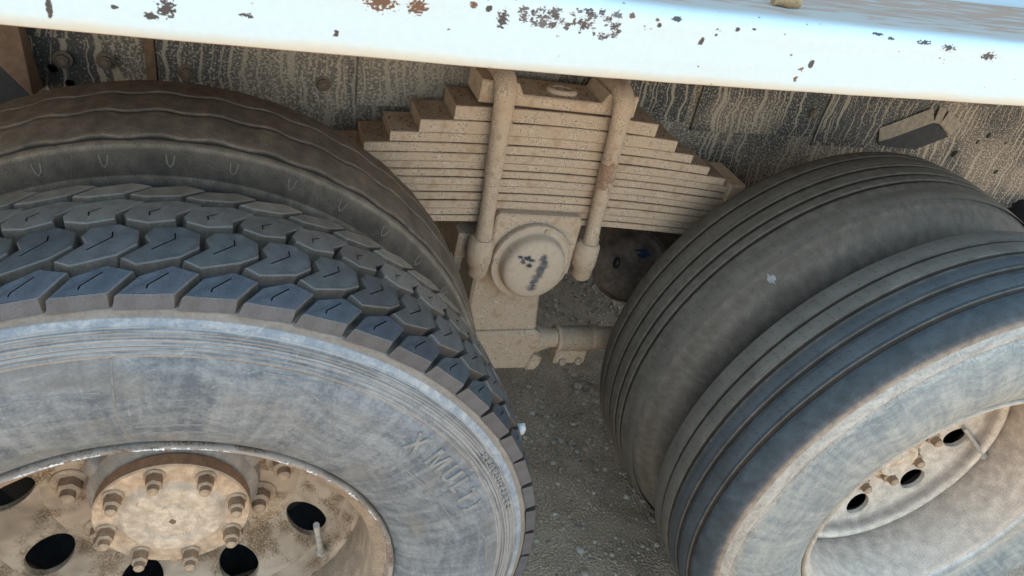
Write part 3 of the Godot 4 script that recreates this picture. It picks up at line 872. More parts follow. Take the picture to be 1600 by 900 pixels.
func brake_chamber():
	var C := Vector3(0.405, -0.035, -0.90)
	var t := part("brake_chamber", "round dark brake chamber with flecks of blue paint half hidden behind the right tyre", C)
	t.rotation = Vector3(-0.30, -0.30, 0)
	var st := S()
	var d := Color(0.21, 0.16, 0.125)
	lathe(st, [cols([[0.09, -0.10], [0.102, -0.02], [0.106, 0.0], [0.106, 0.012]], d), cols([[0.106, 0.012], [0.102, 0.018], [0.094, 0.020]], d), cols([[0.094, 0.020], [0.088, 0.040], [0.074, 0.054], [0.05, 0.060], [0.0, 0.062]], Color(0.27, 0.21, 0.165))], 48, null, 0.7)
	obj("chamber_body", st, M.metal, t)
	st = S(); lathe(st, [cols([[0.009, 0.0], [0.009, 0.006], [0.006, 0.006], [0.006, 0.0015], [0.0, 0.0015]], Color(0.02, 0.02, 0.02))], 14)
	var p := obj("vent_hole", st, M.metal, t); p.position = Vector3(-0.05, 0.012, 0.058); p.scale = Vector3(1, 1.7, 1)
	st = S(); tube(st, PackedVector3Array([Vector3(0.0, 0.0, -0.08), Vector3(0.12, 0.01, -0.10), Vector3(0.30, 0.02, -0.10)]), [0.03, 0.028, 0.028], 16, true, Vector3(0, 1, 0))
	obj("chamber_arm", st, rust_mat(Color(0.12, 0.095, 0.075)), t)
	st = S(); splash(st, 0.017, 9)
	var q := obj("blue_paint_fleck", st, rust_mat(Color(0.03, 0.055, 0.16)), t); q.position = Vector3(0.014, 0.052, 0.0588); q.rotation = Vector3(-0.16, 0.0, 0.1); q.scale = Vector3(1.6, 1, 1)

func splash(st: SurfaceTool, r: float, s: int):
	var p := PackedVector2Array()
	for k in 14: p.append(Vector2.from_angle(TAU * k / 14.0) * r * (0.75 + 0.5 * nz.get_noise_2d(k * 0.9, s)))
	prism(st, p, -0.004, 0.0006, 0.0002)

func axles():
	for sx in [-1, 1]:
		var t := part("axle_housing", "dark axle housing tube running inwards behind the %s pair of wheels" % ("left" if sx < 0 else "right"), Vector3(sx * AX, 0, -1.2))
		var st := S()
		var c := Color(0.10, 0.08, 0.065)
		lathe(st, [cols([[0.065, -0.75], [0.07, -0.15], [0.17, -0.05], [0.19, 0.02], [0.17, 0.09], [0.085, 0.18], [0.075, 0.62]], c)], 32, null, 0.5)
		obj("axle_tube", st, M.metal, t)
		st = S()
		lathe(st, [cols([[0.21, 0.43], [0.212, 0.47], [0.205, 0.70]], c), cols([[0.205, 0.70], [0.19, 0.715], [0.07, 0.72]], c)], 48, null, 0.4)
		obj("brake_drum", st, M.metal, t)
	for sx in [-1, 1]:   # the wheels of the far side
		var t := part("wheel", "dark wheel on the far side of the truck", Vector3(sx * AX, 0, -1.95))
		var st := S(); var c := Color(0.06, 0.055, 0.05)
		lathe(st, [cols([[0.29, -0.27], [0.42, -0.30], [0.50, -0.27], [0.515, -0.20], [0.515, -0.06], [0.48, -0.02], [0.42, 0.0], [0.48, 0.02], [0.515, 0.06], [0.515, 0.20], [0.50, 0.27], [0.42, 0.30], [0.29, 0.27]], c)], 64, null, 0.3)
		obj("tyre", st, M.rubber, t)
		st = S(); lathe(st, [cols([[0.29, 0.27], [0.27, 0.10], [0.0, 0.09]], c)], 48)
		obj("rim", st, M.metal, t)
	var far := part("far_side_member", "dark chassis side member on the far side", Vector3(0, 0.40, -1.58))
	var fs := S(); box(fs, Vector3(-1.8, -0.42, -0.1), Vector3(2.1, 0.38, 0.0), 0.004)
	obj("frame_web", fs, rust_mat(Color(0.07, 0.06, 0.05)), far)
	var t := part("trunnion_beam", "dark cross tube behind the round trunnion cap", Vector3(-0.03, 0.16, -0.72))
	var st := S()
	tube(st, PackedVector3Array([Vector3(0, 0, 0.01), Vector3(0, 0, -1.0)]), [0.062, 0.062], 24)
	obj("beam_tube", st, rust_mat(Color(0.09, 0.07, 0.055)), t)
	st = S(); box(st, Vector3(-0.42, -0.14, -0.22), Vector3(-0.10, 0.12, -0.10), 0.004)
	obj("cross_member", st, M.mud, t)
	st = S(); box(st, Vector3(-0.09, -0.05, -0.12), Vector3(0.12, 0.30, -0.035), 0.004)
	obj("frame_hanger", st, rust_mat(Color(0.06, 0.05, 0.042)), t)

# ------------------------------------------------------------------ wheels
func mirror(run: Array, c: float) -> Array:   # the same section on the other side of the middle plane z = c
	var out := []
	for i in range(run.size() - 1, -1, -1): out.append([run[i][0], 2 * c - run[i][1], run[i][2]])
	return out

const K := 9.02   # millimetres along the tread for one degree
func block(poly_in: Array, sipe: Array, top: Color, side: Color, shoulder := false) -> ArrayMesh:
	var p := PackedVector2Array()
	for q in poly_in: p.append(Vector2(q[0] * K, q[1]))
	p = ccw(p)
	if not shoulder: p = inset(p, -0.9)
	var top_in := inset(p, 1.3)
	var foot := inset(p, -1.6)
	var n := p.size()
	var st := S(); st.set_smooth_group(-1)
	var at := func(v: Vector2, drop: float) -> Vector3: return pol(tread_r(v.y / 1000.0) - drop, v.x / K, v.y / 1000.0)
	for i in n:
		var j := (i + 1) % n
		var d := p[j] - p[i]
		var out := Vector3(d.y, 0, -d.x)
		st.set_color(side)
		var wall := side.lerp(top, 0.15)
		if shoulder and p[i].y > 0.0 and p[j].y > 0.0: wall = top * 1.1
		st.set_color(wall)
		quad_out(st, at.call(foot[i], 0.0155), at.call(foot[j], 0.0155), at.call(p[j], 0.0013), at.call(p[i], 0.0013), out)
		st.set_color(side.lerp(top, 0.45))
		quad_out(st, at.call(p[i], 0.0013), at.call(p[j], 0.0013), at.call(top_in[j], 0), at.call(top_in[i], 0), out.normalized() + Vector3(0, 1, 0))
	var faces := [top_in]
	if sipe.size():
		var line := PackedVector2Array()
		for q in sipe: line.append(Vector2(q[0] * K, q[1]))
		var slit := Geometry2D.offset_polyline(line, 0.75, Geometry2D.JOIN_MITER, Geometry2D.END_BUTT)[0]
		# a hairline cut joins the sipe to the edge, so that the face stays one outline
		var best := top_in[0]; var near := 1e9
		for i in top_in.size():
			var cp := Geometry2D.get_closest_point_to_segment(line[0], top_in[i], top_in[(i + 1) % top_in.size()])
			if cp.distance_to(line[0]) < near: near = cp.distance_to(line[0]); best = cp
		var dir := (best - line[0]).normalized()
		var hair := Geometry2D.offset_polyline(PackedVector2Array([line[0], best + dir * 1.0]), 0.06, Geometry2D.JOIN_MITER, Geometry2D.END_BUTT)[0]
		var cut := Geometry2D.merge_polygons(slit, hair)[0]
		var res := Geometry2D.clip_polygons(top_in, cut)
		if res.size() == 1: faces = res
	for f in faces:
		f = ccw(f)
		var t := Geometry2D.triangulate_polygon(f)
		st.set_color(top)
		for k in range(0, t.size(), 3): tri_out(st, at.call(f[t[k]], 0), at.call(f[t[k + 1]], 0), at.call(f[t[k + 2]], 0), Vector3(0, 1, 0))
		st.set_color(Color(0.012, 0.011, 0.010))
		for i in f.size():
			var j: int = (i + 1) % f.size()
			var mid: Vector2 = (f[i] + f[j]) / 2
			var on_edge := false
			for e in top_in.size():
				if Geometry2D.get_closest_point_to_segment(mid, top_in[e], top_in[(e + 1) % top_in.size()]).distance_to(mid) < 0.03: on_edge = true
			if on_edge: continue
			var d: Vector2 = f[j] - f[i]
			quad_out(st, at.call(f[i], 0.008), at.call(f[j], 0.008), at.call(f[j], 0), at.call(f[i], 0), Vector3(d.y, 0, -d.x))
	return done(st)

func tread_r(z: float) -> float:
	var k := (z + 0.104) / 0.108
	return 0.5165 - 0.0085 * k * k

func wheels():
	var black := Color(0.050, 0.052, 0.056)
	var brown := Color(0.135, 0.108, 0.085)
	# --- left outer: blocky drive tread
	var t := part("wheel", "outer left wheel with deep chunky block tread and scuffed grey sidewall", Vector3(-AX, 0, 0))
	var w := Color(1, 1, 1)
	var front := [[0.4925, 0.002, w], [0.491, 0.005, w], [0.4885, 0.0062, w], [0.4865, 0.0065, w], [0.485, 0.008, w], [0.480, 0.0105, w], [0.4765, 0.012, w]]
	for i in 6:
		var r := 0.4735 - i * 0.0046
		var z := 0.0130 + 0.0012 * i
		front.append([r, z + 0.0002, w]); front.append([r - 0.0012, z + 0.0022, w]); front.append([r - 0.0024, z + 0.0022, w]); front.append([r - 0.0034, z + 0.0006, w])
	for q in [[0.444, 0.0205], [0.434, 0.0235], [0.42, 0.0262], [0.405, 0.0278], [0.39, 0.0280], [0.375, 0.0268], [0.36, 0.0240], [0.345, 0.0200], [0.332, 0.0152], [0.32, 0.0092], [0.311, 0.0035], [0.304, -0.003], [0.299, -0.010]]: front.append([q[0], q[1], w])
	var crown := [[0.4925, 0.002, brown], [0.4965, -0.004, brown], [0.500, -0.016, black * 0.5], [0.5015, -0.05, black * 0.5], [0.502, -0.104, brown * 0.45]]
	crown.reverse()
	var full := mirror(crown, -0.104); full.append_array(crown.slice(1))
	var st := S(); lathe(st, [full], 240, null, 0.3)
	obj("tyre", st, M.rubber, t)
	st = S(); lathe(st, [front], 288)
	obj("sidewall", st, M.wall_l, t)
	st = S(); lathe(st, [mirror(front.map(func(q): return [q[0], q[1], Color(0.4, 0.36, 0.32)]), -0.104)], 96)
	obj("sidewall", st, M.wall_l, t)
	# tread blocks, four rows; angles in degrees, millimetres across
	var row1 := [[-2.5, 5], [-0.5, -22], [2.7, -38], [5.4, -29], [3.15, 3]]
	var row2 := [[-2.5, -48], [0.1, -74], [-0.5, -88], [0.3, -102], [3.1, -107], [5.1, -96], [5.2, -71], [3.3, -54], [-0.9, -39]]
	var row3 := [[-3.2, -131], [-2.1, -155], [2.2, -166], [4.8, -161], [4.5, -153], [2.3, -133], [2.3, -121], [-0.4, -113], [-2.8, -119]]
	var row4 := [[-3.1, -179], [-1.1, -199], [2.9, -212], [5.1, -205], [2.4, -183], [-1.4, -175]]
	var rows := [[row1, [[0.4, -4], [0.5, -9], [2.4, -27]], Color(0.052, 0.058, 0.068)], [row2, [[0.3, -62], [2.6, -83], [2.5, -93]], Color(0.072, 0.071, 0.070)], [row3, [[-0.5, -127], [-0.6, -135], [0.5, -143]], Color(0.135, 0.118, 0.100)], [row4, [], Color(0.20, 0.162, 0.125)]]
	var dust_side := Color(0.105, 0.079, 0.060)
	var ri := 0
	for r in rows:
		var meshes := []
		for v in 5:
			var f := 0.85 + 0.09 * v
			var jig: Array = r[0].map(func(q): return [q[0] + 0.05 * sin(v * 3.1 + q[1]), q[1] + 0.7 * sin(v * 2.3 + q[0] * 5.0)])
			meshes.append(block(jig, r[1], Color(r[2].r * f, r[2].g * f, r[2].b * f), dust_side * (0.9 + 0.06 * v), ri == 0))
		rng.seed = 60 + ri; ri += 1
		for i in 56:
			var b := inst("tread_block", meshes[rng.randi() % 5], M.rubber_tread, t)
			b.rotation.z = -i * TAU / 56.0
	# moulded ridges and lettering on the sidewall
	var zf := func(r: float) -> float:
		var best := 0.02
		for i in front.size() - 1:
			if r <= front[i][0] and r >= front[i + 1][0]: best = lerpf(front[i][1], front[i + 1][1], (front[i][0] - r) / maxf(front[i][0] - front[i + 1][0], 1e-6))
		return best
	for path in [[[0.432, 14], [0.427, 20], [0.425, 22], [0.413, 26], [0.389, 29], [0.386, 36], [0.385, 41], [0.385, 54], [0.389, 66], [0.401, 68.5], [0.417, 72], [0.426, 75], [0.430, 86], [0.430, 100]], [[0.444, -3.6], [0.40, -4], [0.36, -4], [0.318, -3]], [[0.437, 14.5], [0.440, 24]], [[0.413, -24], [0.412, -16], [0.409, -8], [0.408, -5]], [[0.352, -2], [0.355, 6], [0.358, 17]], [[0.337, -2.5], [0.340, 6], [0.343, 17]]]:
		var pts := PackedVector3Array(); var rad := []
		for i in path.size() - 1:
			for k in 8:
				var r := lerpf(path[i][0], path[i + 1][0], k / 8.0); var a := lerpf(path[i][1], path[i + 1][1], k / 8.0)
				pts.append(pol(r, a, zf.call(r) - 0.0004)); rad.append(0.0013)
		var tb := S(); tube(tb, pts, rad, 8, true, Vector3(0, 0, 1))
		obj("moulded_ridge", tb, pale_mat(Color(0.19, 0.186, 0.18)), t)
	letters(t, "X MULTI", 0.409, 43.0, 3.6, 38, zf, Color(0.205, 0.20, 0.19))
	letters(t, "REGROOVABLE", 0.4625, 55.0, 1.5, 12, zf, Color(0.20, 0.18, 0.16))
	rim(t, false)
	# --- left inner: worn ribs with wavy grooves
	t = part("wheel", "inner left wheel with worn brown ribbed tread and wavy grooves", Vector3(-AX, 0, -0.435))
	var db := Color(0.165, 0.122, 0.088)
	var dg := Color(0.075, 0.066, 0.058)
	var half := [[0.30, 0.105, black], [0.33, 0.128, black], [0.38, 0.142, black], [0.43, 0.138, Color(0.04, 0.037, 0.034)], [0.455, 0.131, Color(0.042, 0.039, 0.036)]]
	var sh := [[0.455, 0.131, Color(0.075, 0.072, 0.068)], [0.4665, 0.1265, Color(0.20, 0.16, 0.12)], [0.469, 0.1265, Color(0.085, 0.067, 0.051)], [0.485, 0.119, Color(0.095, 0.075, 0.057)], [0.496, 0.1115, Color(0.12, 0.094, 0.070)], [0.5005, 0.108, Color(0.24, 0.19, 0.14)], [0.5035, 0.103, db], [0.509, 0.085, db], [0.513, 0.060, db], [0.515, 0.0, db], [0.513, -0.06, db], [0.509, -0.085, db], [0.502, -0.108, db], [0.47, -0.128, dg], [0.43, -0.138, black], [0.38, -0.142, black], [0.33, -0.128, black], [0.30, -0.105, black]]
	var line := []
	for q in half: line.append(q)
	for q in sh.slice(1): line.append(q)
	line.reverse()
	line = grooved(line, [0.095, 0.030, -0.031, -0.088], 0.0042, 0.005, Color(0.05, 0.041, 0.034), Color(0.20, 0.152, 0.11))
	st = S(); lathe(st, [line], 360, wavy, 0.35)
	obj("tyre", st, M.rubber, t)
	for i in 40:   # small moulded marks along the shoulder
		var tb := S()
		var a := i * 9.0 - 180.0
		tube(tb, PackedVector3Array([pol(0.492, a - 0.55, 0.1150), pol(0.482, a - 0.35, 0.1205), pol(0.4785, a, 0.1225), pol(0.482, a + 0.45, 0.1205), pol(0.492, a + 0.65, 0.1150)]), [0.0011, 0.0012, 0.0012, 0.0012, 0.0011], 6, true, Vector3(0, 0, 1))
		if a > -60 and a < 100: obj("shoulder_mark", tb, pale_mat(Color(0.20, 0.165, 0.125)), t)
	rim_plain(t)
	# --- right outer and inner: smooth ribs with straight grooves
	t = part("wheel", "outer right wheel with straight grooves, blue black tread and pale sidewall", Vector3(AX, 0, 0))
	var fray := Color(0.33, 0.26, 0.20)
	var tb2 := Color(0.050, 0.062, 0.070)
	var rear := Color(0.16, 0.148, 0.126)
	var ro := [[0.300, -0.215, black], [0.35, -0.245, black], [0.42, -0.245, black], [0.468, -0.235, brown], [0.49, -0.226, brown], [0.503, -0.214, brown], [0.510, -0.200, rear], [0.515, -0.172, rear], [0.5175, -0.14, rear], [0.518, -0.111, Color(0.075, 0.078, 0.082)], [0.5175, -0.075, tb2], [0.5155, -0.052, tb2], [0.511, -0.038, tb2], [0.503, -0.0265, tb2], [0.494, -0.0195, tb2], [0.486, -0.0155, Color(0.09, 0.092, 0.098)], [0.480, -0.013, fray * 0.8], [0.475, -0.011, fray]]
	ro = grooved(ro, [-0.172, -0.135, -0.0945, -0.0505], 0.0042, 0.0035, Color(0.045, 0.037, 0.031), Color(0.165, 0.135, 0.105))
	var fr := noise(1.0, 5, 2)
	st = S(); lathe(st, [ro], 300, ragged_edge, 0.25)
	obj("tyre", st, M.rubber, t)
	var side := [[0.4752, -0.011, w], [0.470, -0.0055, w], [0.4645, -0.001, w], [0.4625, 0.0, w], [0.4615, -0.0022, w], [0.460, -0.0020, w], [0.4592, 0.0022, w], [0.450, 0.0068, w], [0.435, 0.0125, w], [0.42, 0.0170, w], [0.40, 0.0210, w], [0.38, 0.0225, w], [0.36, 0.0205, w], [0.34, 0.0155, w], [0.322, 0.0085, w], [0.309, 0.001, w], [0.299, -0.010, w]]
	st = S(); lathe(st, [side], 288, cracked)
	obj("sidewall", st, M.wall_r, t)
	wear(t, [[-0.193, 0.016], [-0.1535, 0.014], [-0.115, 0.014], [-0.073, 0.015]], 0.518, 0)
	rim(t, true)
	t = part("wheel", "inner right wheel with straight grooves and a wide polished brown shoulder", Vector3(AX, 0, -0.437))
	var sb := Color(0.165, 0.138, 0.112)
	var rr := Color(0.165, 0.15, 0.125)
	var rn := [[0.300, -0.105, black], [0.35, -0.14, black], [0.43, -0.138, brown], [0.48, -0.122, brown], [0.503, -0.105, rr], [0.511, -0.088, rr], [0.5155, -0.05, rr], [0.517, 0.0, rr], [0.5155, 0.045, rr], [0.512, 0.075, rr], [0.506, 0.098, rr], [0.5015, 0.106, Color(0.14, 0.12, 0.10)], [0.498, 0.110, Color(0.175, 0.148, 0.12)], [0.490, 0.121, sb], [0.478, 0.135, Color(0.20, 0.17, 0.138)], [0.464, 0.149, sb], [0.450, 0.160, Color(0.15, 0.122, 0.10)], [0.436, 0.168, Color(0.12, 0.10, 0.085)], [0.42, 0.173, Color(0.10, 0.085, 0.072)], [0.39, 0.174, Color(0.06, 0.055, 0.05)], [0.35, 0.160, black], [0.32, 0.132, black], [0.30, 0.105, black]]
	rn = grooved(rn, [-0.060, -0.0145, 0.020, 0.0465], 0.0042, 0.0035, Color(0.05, 0.041, 0.034), Color(0.20, 0.165, 0.128))
	st = S(); lathe(st, [rn], 300, null, 0.14)
	obj("tyre", st, M.rubber, t)
	st = S(); lathe(st, [cols([[0.498, 0.0], [0.493, 0.0], [0.488, 0.0], [0.483, 0.0], [0.478, 0.0]], Color(0.36, 0.36, 0.35))], 26, smear, 0.5, Vector2(0.29, 0.21), Vector3.ZERO, 311.0, 312.8)
	obj("pale_smear", st, M.rubber, t)
	wear(t, [[0.087, 0.016], [-0.037, 0.013]], 0.5165, 1)
	rim_plain(t)

func smear(r: float, z: float, deg: float) -> Vector2:   # keeps a dab of paint on the sloping shoulder
	var k := 0.25 + 1.5 * absf(nz.get_noise_1d(deg * 6.0)) * (1.0 - absf(deg - 311.9) / 0.95)
	var q := 0.488 + (r - 0.488) * k + 0.002 * nz.get_noise_1d(deg * 9.0 + 50.0)
	return Vector2(q + 0.0005, 0.121 + (0.490 - q) * 1.17 + 0.0006)

func pale_mat(c: Color) -> StandardMaterial3D: return rust_mat(c)

func wavy(r: float, z: float, deg: float) -> Vector2:
	if r < 0.495: return Vector2(r, z)
	var k := sstep(0.495, 0.505, r) * (1.0 - sstep(0.09, 0.105, absf(z + 0.0)))
	var ph := deg * DEG * 45.0
	return Vector2(r, z + k * 0.0035 * clampf(1.6 * sin(ph), -1, 1) + k * 0.0015 * nz.get_noise_1d(deg * 0.4))

func ragged_edge(r: float, z: float, deg: float) -> Vector2:
	if r > 0.478 and r < 0.492 and z > -0.05: return Vector2(r + 0.0012 * nz.get_noise_1d(deg * 3.0), z + 0.0008 * nz.get_noise_1d(deg * 7.0 + 90))
	return Vector2(r, z)

func cracked(r: float, z: float, deg: float) -> Vector2:
	if r > 0.459 and r < 0.463:
		var s := 0.0011 * nz.get_noise_1d(deg * 0.9) + 0.0006 * nz.get_noise_1d(deg * 6.0)
		return Vector2(r + s, z)
	return Vector2(r, z)

# Cuts round-bottomed grooves into a section that runs from the back to the front; g: z of each groove's middle.
func grooved(run: Array, g: Array, half: float, deep: float, floor_c: Color, lip_c: Color) -> Array:
	var r_at := func(z: float) -> Array:
		for i in run.size() - 1:
			if run[i][0] > 0.495 and run[i + 1][0] > 0.485 and z >= run[i][1] and z <= run[i + 1][1]:
				var k: float = (z - run[i][1]) / (run[i + 1][1] - run[i][1])
				return [lerpf(run[i][0], run[i + 1][0], k), run[i][2].lerp(run[i + 1][2], k)]
		return [0.515, run[0][2]]
	var out := []
	var hit := func(z: float, r: float) -> bool: return r > 0.495 and g.any(func(m): return absf(z - m) < half + 0.0035)
	var extra := []
	for m in g:
		for o in [[-1.0, 0.0, 0], [-0.8, 0.12, 1], [-0.62, 0.8, 2], [-0.25, 1.0, 2], [0.25, 1.0, 2], [0.62, 0.8, 2], [0.8, 0.12, 1], [1.0, 0.0, 0]]:
			var z: float = m + o[0] * half * 1.25
			var a: Array = r_at.call(z)
			extra.append([a[0] - deep * o[1], z, a[1] if o[2] == 0 else lip_c if o[2] == 1 else floor_c])
		for o in [-2.4, 2.4]:
			var z: float = m + o * half
			var a: Array = r_at.call(z); extra.append([a[0], z, a[1]])
	extra.sort_custom(func(a, b): return a[1] < b[1])
	var lo: float = extra[0][1]; var hi: float = extra[-1][1]
	for q in run:
		if q[0] > 0.495 and q[1] > lo and q[1] < hi: continue
		out.append(q)
	# put the groove points where the section passes their depth on the crown
	var res := []
	var put := false
	for q in out:
		if not put and q[1] >= hi and q[0] > 0.44:
			res.append_array(extra); put = true
		res.append(q)
	return res

# Worn ribs: thin bands with fine zigzag sipes, laid proud on the tread.
func wear(parent: Node, bands: Array, r: float, k: int):
	for b in bands:
		var z0: float = b[0] - b[1]; var z1: float = b[0] + b[1]
		var run := []
		for i in 5:
			var z := lerpf(z0, z1, i / 4.0)
			run.append([band_r(z, k) + 0.0003 - (0.0009 if i == 0 or i == 4 else 0.0), z, (Color(0.068, 0.080, 0.088) if z0 > -0.14 else Color(0.15, 0.142, 0.124)) if k == 0 else Color(0.16, 0.147, 0.123)])
		var st := S(); lathe(st, [run], 240, null, 0.25, Vector2(0.0, 1.0))
		var m := done(st)
		var a := m.surface_get_arrays(0)
		var v: PackedVector3Array = a[Mesh.ARRAY_VERTEX]; var uv: PackedVector2Array = a[Mesh.ARRAY_TEX_UV]
		for i in v.size(): uv[i] = Vector2(uv[i].x, (v[i].z - z0) / 0.26)
		a[Mesh.ARRAY_TEX_UV] = uv
		var mm := ArrayMesh.new(); mm.add_surface_from_arrays(Mesh.PRIMITIVE_TRIANGLES, a)
		inst("rib", mm, M.rib, parent)

func band_r(z: float, k: int) -> float:
	if k == 0: return 0.518 - 0.55 * (z + 0.111) * (z + 0.111)
	return 0.517 - 0.75 * z * z

func letters(parent: Node, text: String, r: float, a0: float, step: float, size: int, zf: Callable, col: Color):
	var f := SystemFont.new(); f.font_names = PackedStringArray(["Droid Sans"]); f.font_weight = 700
	var a := a0
	for ch in text:
		if ch == " ": a += step * 0.75; continue
		var tm := TextMesh.new(); tm.text = ch; tm.font = f; tm.font_size = size; tm.pixel_size = 0.001; tm.depth = 0.0022; tm.curve_step = 2.0
		var o := inst("letter", tm, rust_mat(col), parent)
		var z: float = zf.call(r + size * 0.00035)
		o.position = pol(r + size * 0.00033, a, z + 0.0004)
		o.rotation = Vector3(0, 0, -a * DEG)
		# lean with the curve of the sidewall
		var slope: float = (zf.call(r + size * 0.0006) - zf.call(r)) / (size * 0.0006)
		o.rotate_object_local(Vector3(1, 0, 0), atan(slope))
		a += step * (0.55 if ch == "I" else 1.25 if ch == "M" else 1.0)

# A disc on a cone with round hand holes; the parts of the rim facing the camera.
func holed_cone(st: SurfaceTool, r0: float, z0: float, r1: float, z1: float, n: int, phase: float, rc: float, rh: float, col: Callable):
	var zr := func(r: float) -> float: return lerpf(z0, z1, (r - r0) / (r1 - r0))
	st.set_smooth_group(40)
	var hu := PI / n * rc
	var fs := []
	for k in 48: fs.append(TAU * k / 48.0)
	for c in [Vector2(hu, r1 - rc), Vector2(-hu, r1 - rc), Vector2(hu, r0 - rc), Vector2(-hu, r0 - rc)]: fs.append(fposmod(c.angle(), TAU))
	fs.sort()
	for s in n:
		var ac := phase + 360.0 / n * s
		var place := func(u: float, v: float, dz: float) -> Vector3:
			return pol(rc + v, ac + u / rc / DEG, zr.call(rc + v) + dz)
		var rings := []
		for f in fs:
			var d := Vector2(cos(f), sin(f))
			var far := 1e9
			if absf(d.x) > 1e-6: far = minf(far, hu / absf(d.x))
			if d.y > 1e-6: far = minf(far, (r1 - rc) / d.y)
			if d.y < -1e-6: far = minf(far, (rc - r0) / -d.y)
			var col_ := []
			col_.append(place.call(d.x * rh * 0.97, d.y * rh * 0.97, -0.012))
			col_.append(place.call(d.x * rh * 0.97, d.y * rh * 0.97, -0.002))
			for q in [0.0, 0.12, 0.35, 0.7, 1.0]:
				var l := lerpf(rh, far, q) + (0.0015 if q == 0.0 else 0.0)
				col_.append(place.call(d.x * l, d.y * l, 0.0))
			rings.append(col_)
		for k in fs.size():
			var A: Array = rings[k]; var B: Array = rings[(k + 1) % fs.size()]
			for i in A.size() - 1:
				st.set_smooth_group(41 if i == 0 else 40)
				var out := Vector3(0, 0, 1) if i > 1 else Vector3(0, 0, 0.6)
				if i < 2:
					var cen: Vector3 = place.call(0, 0, 0.0)
					out = (cen - A[i]); out.z = 0.0 if i == 0 else out.length()
				for q in [[A[i], B[i], B[i + 1]], [A[i], B[i + 1], A[i + 1]]]:
					var tr: Array = q
					if (tr[1] - tr[0]).cross(tr[2] - tr[0]).dot(out) < 0: tr = [q[0], q[2], q[1]]
					for j in [0, 2, 1]:
						st.set_color(col.call(tr[j])); st.set_uv(Vector2(tr[j].x, tr[j].y)); st.add_vertex(tr[j])

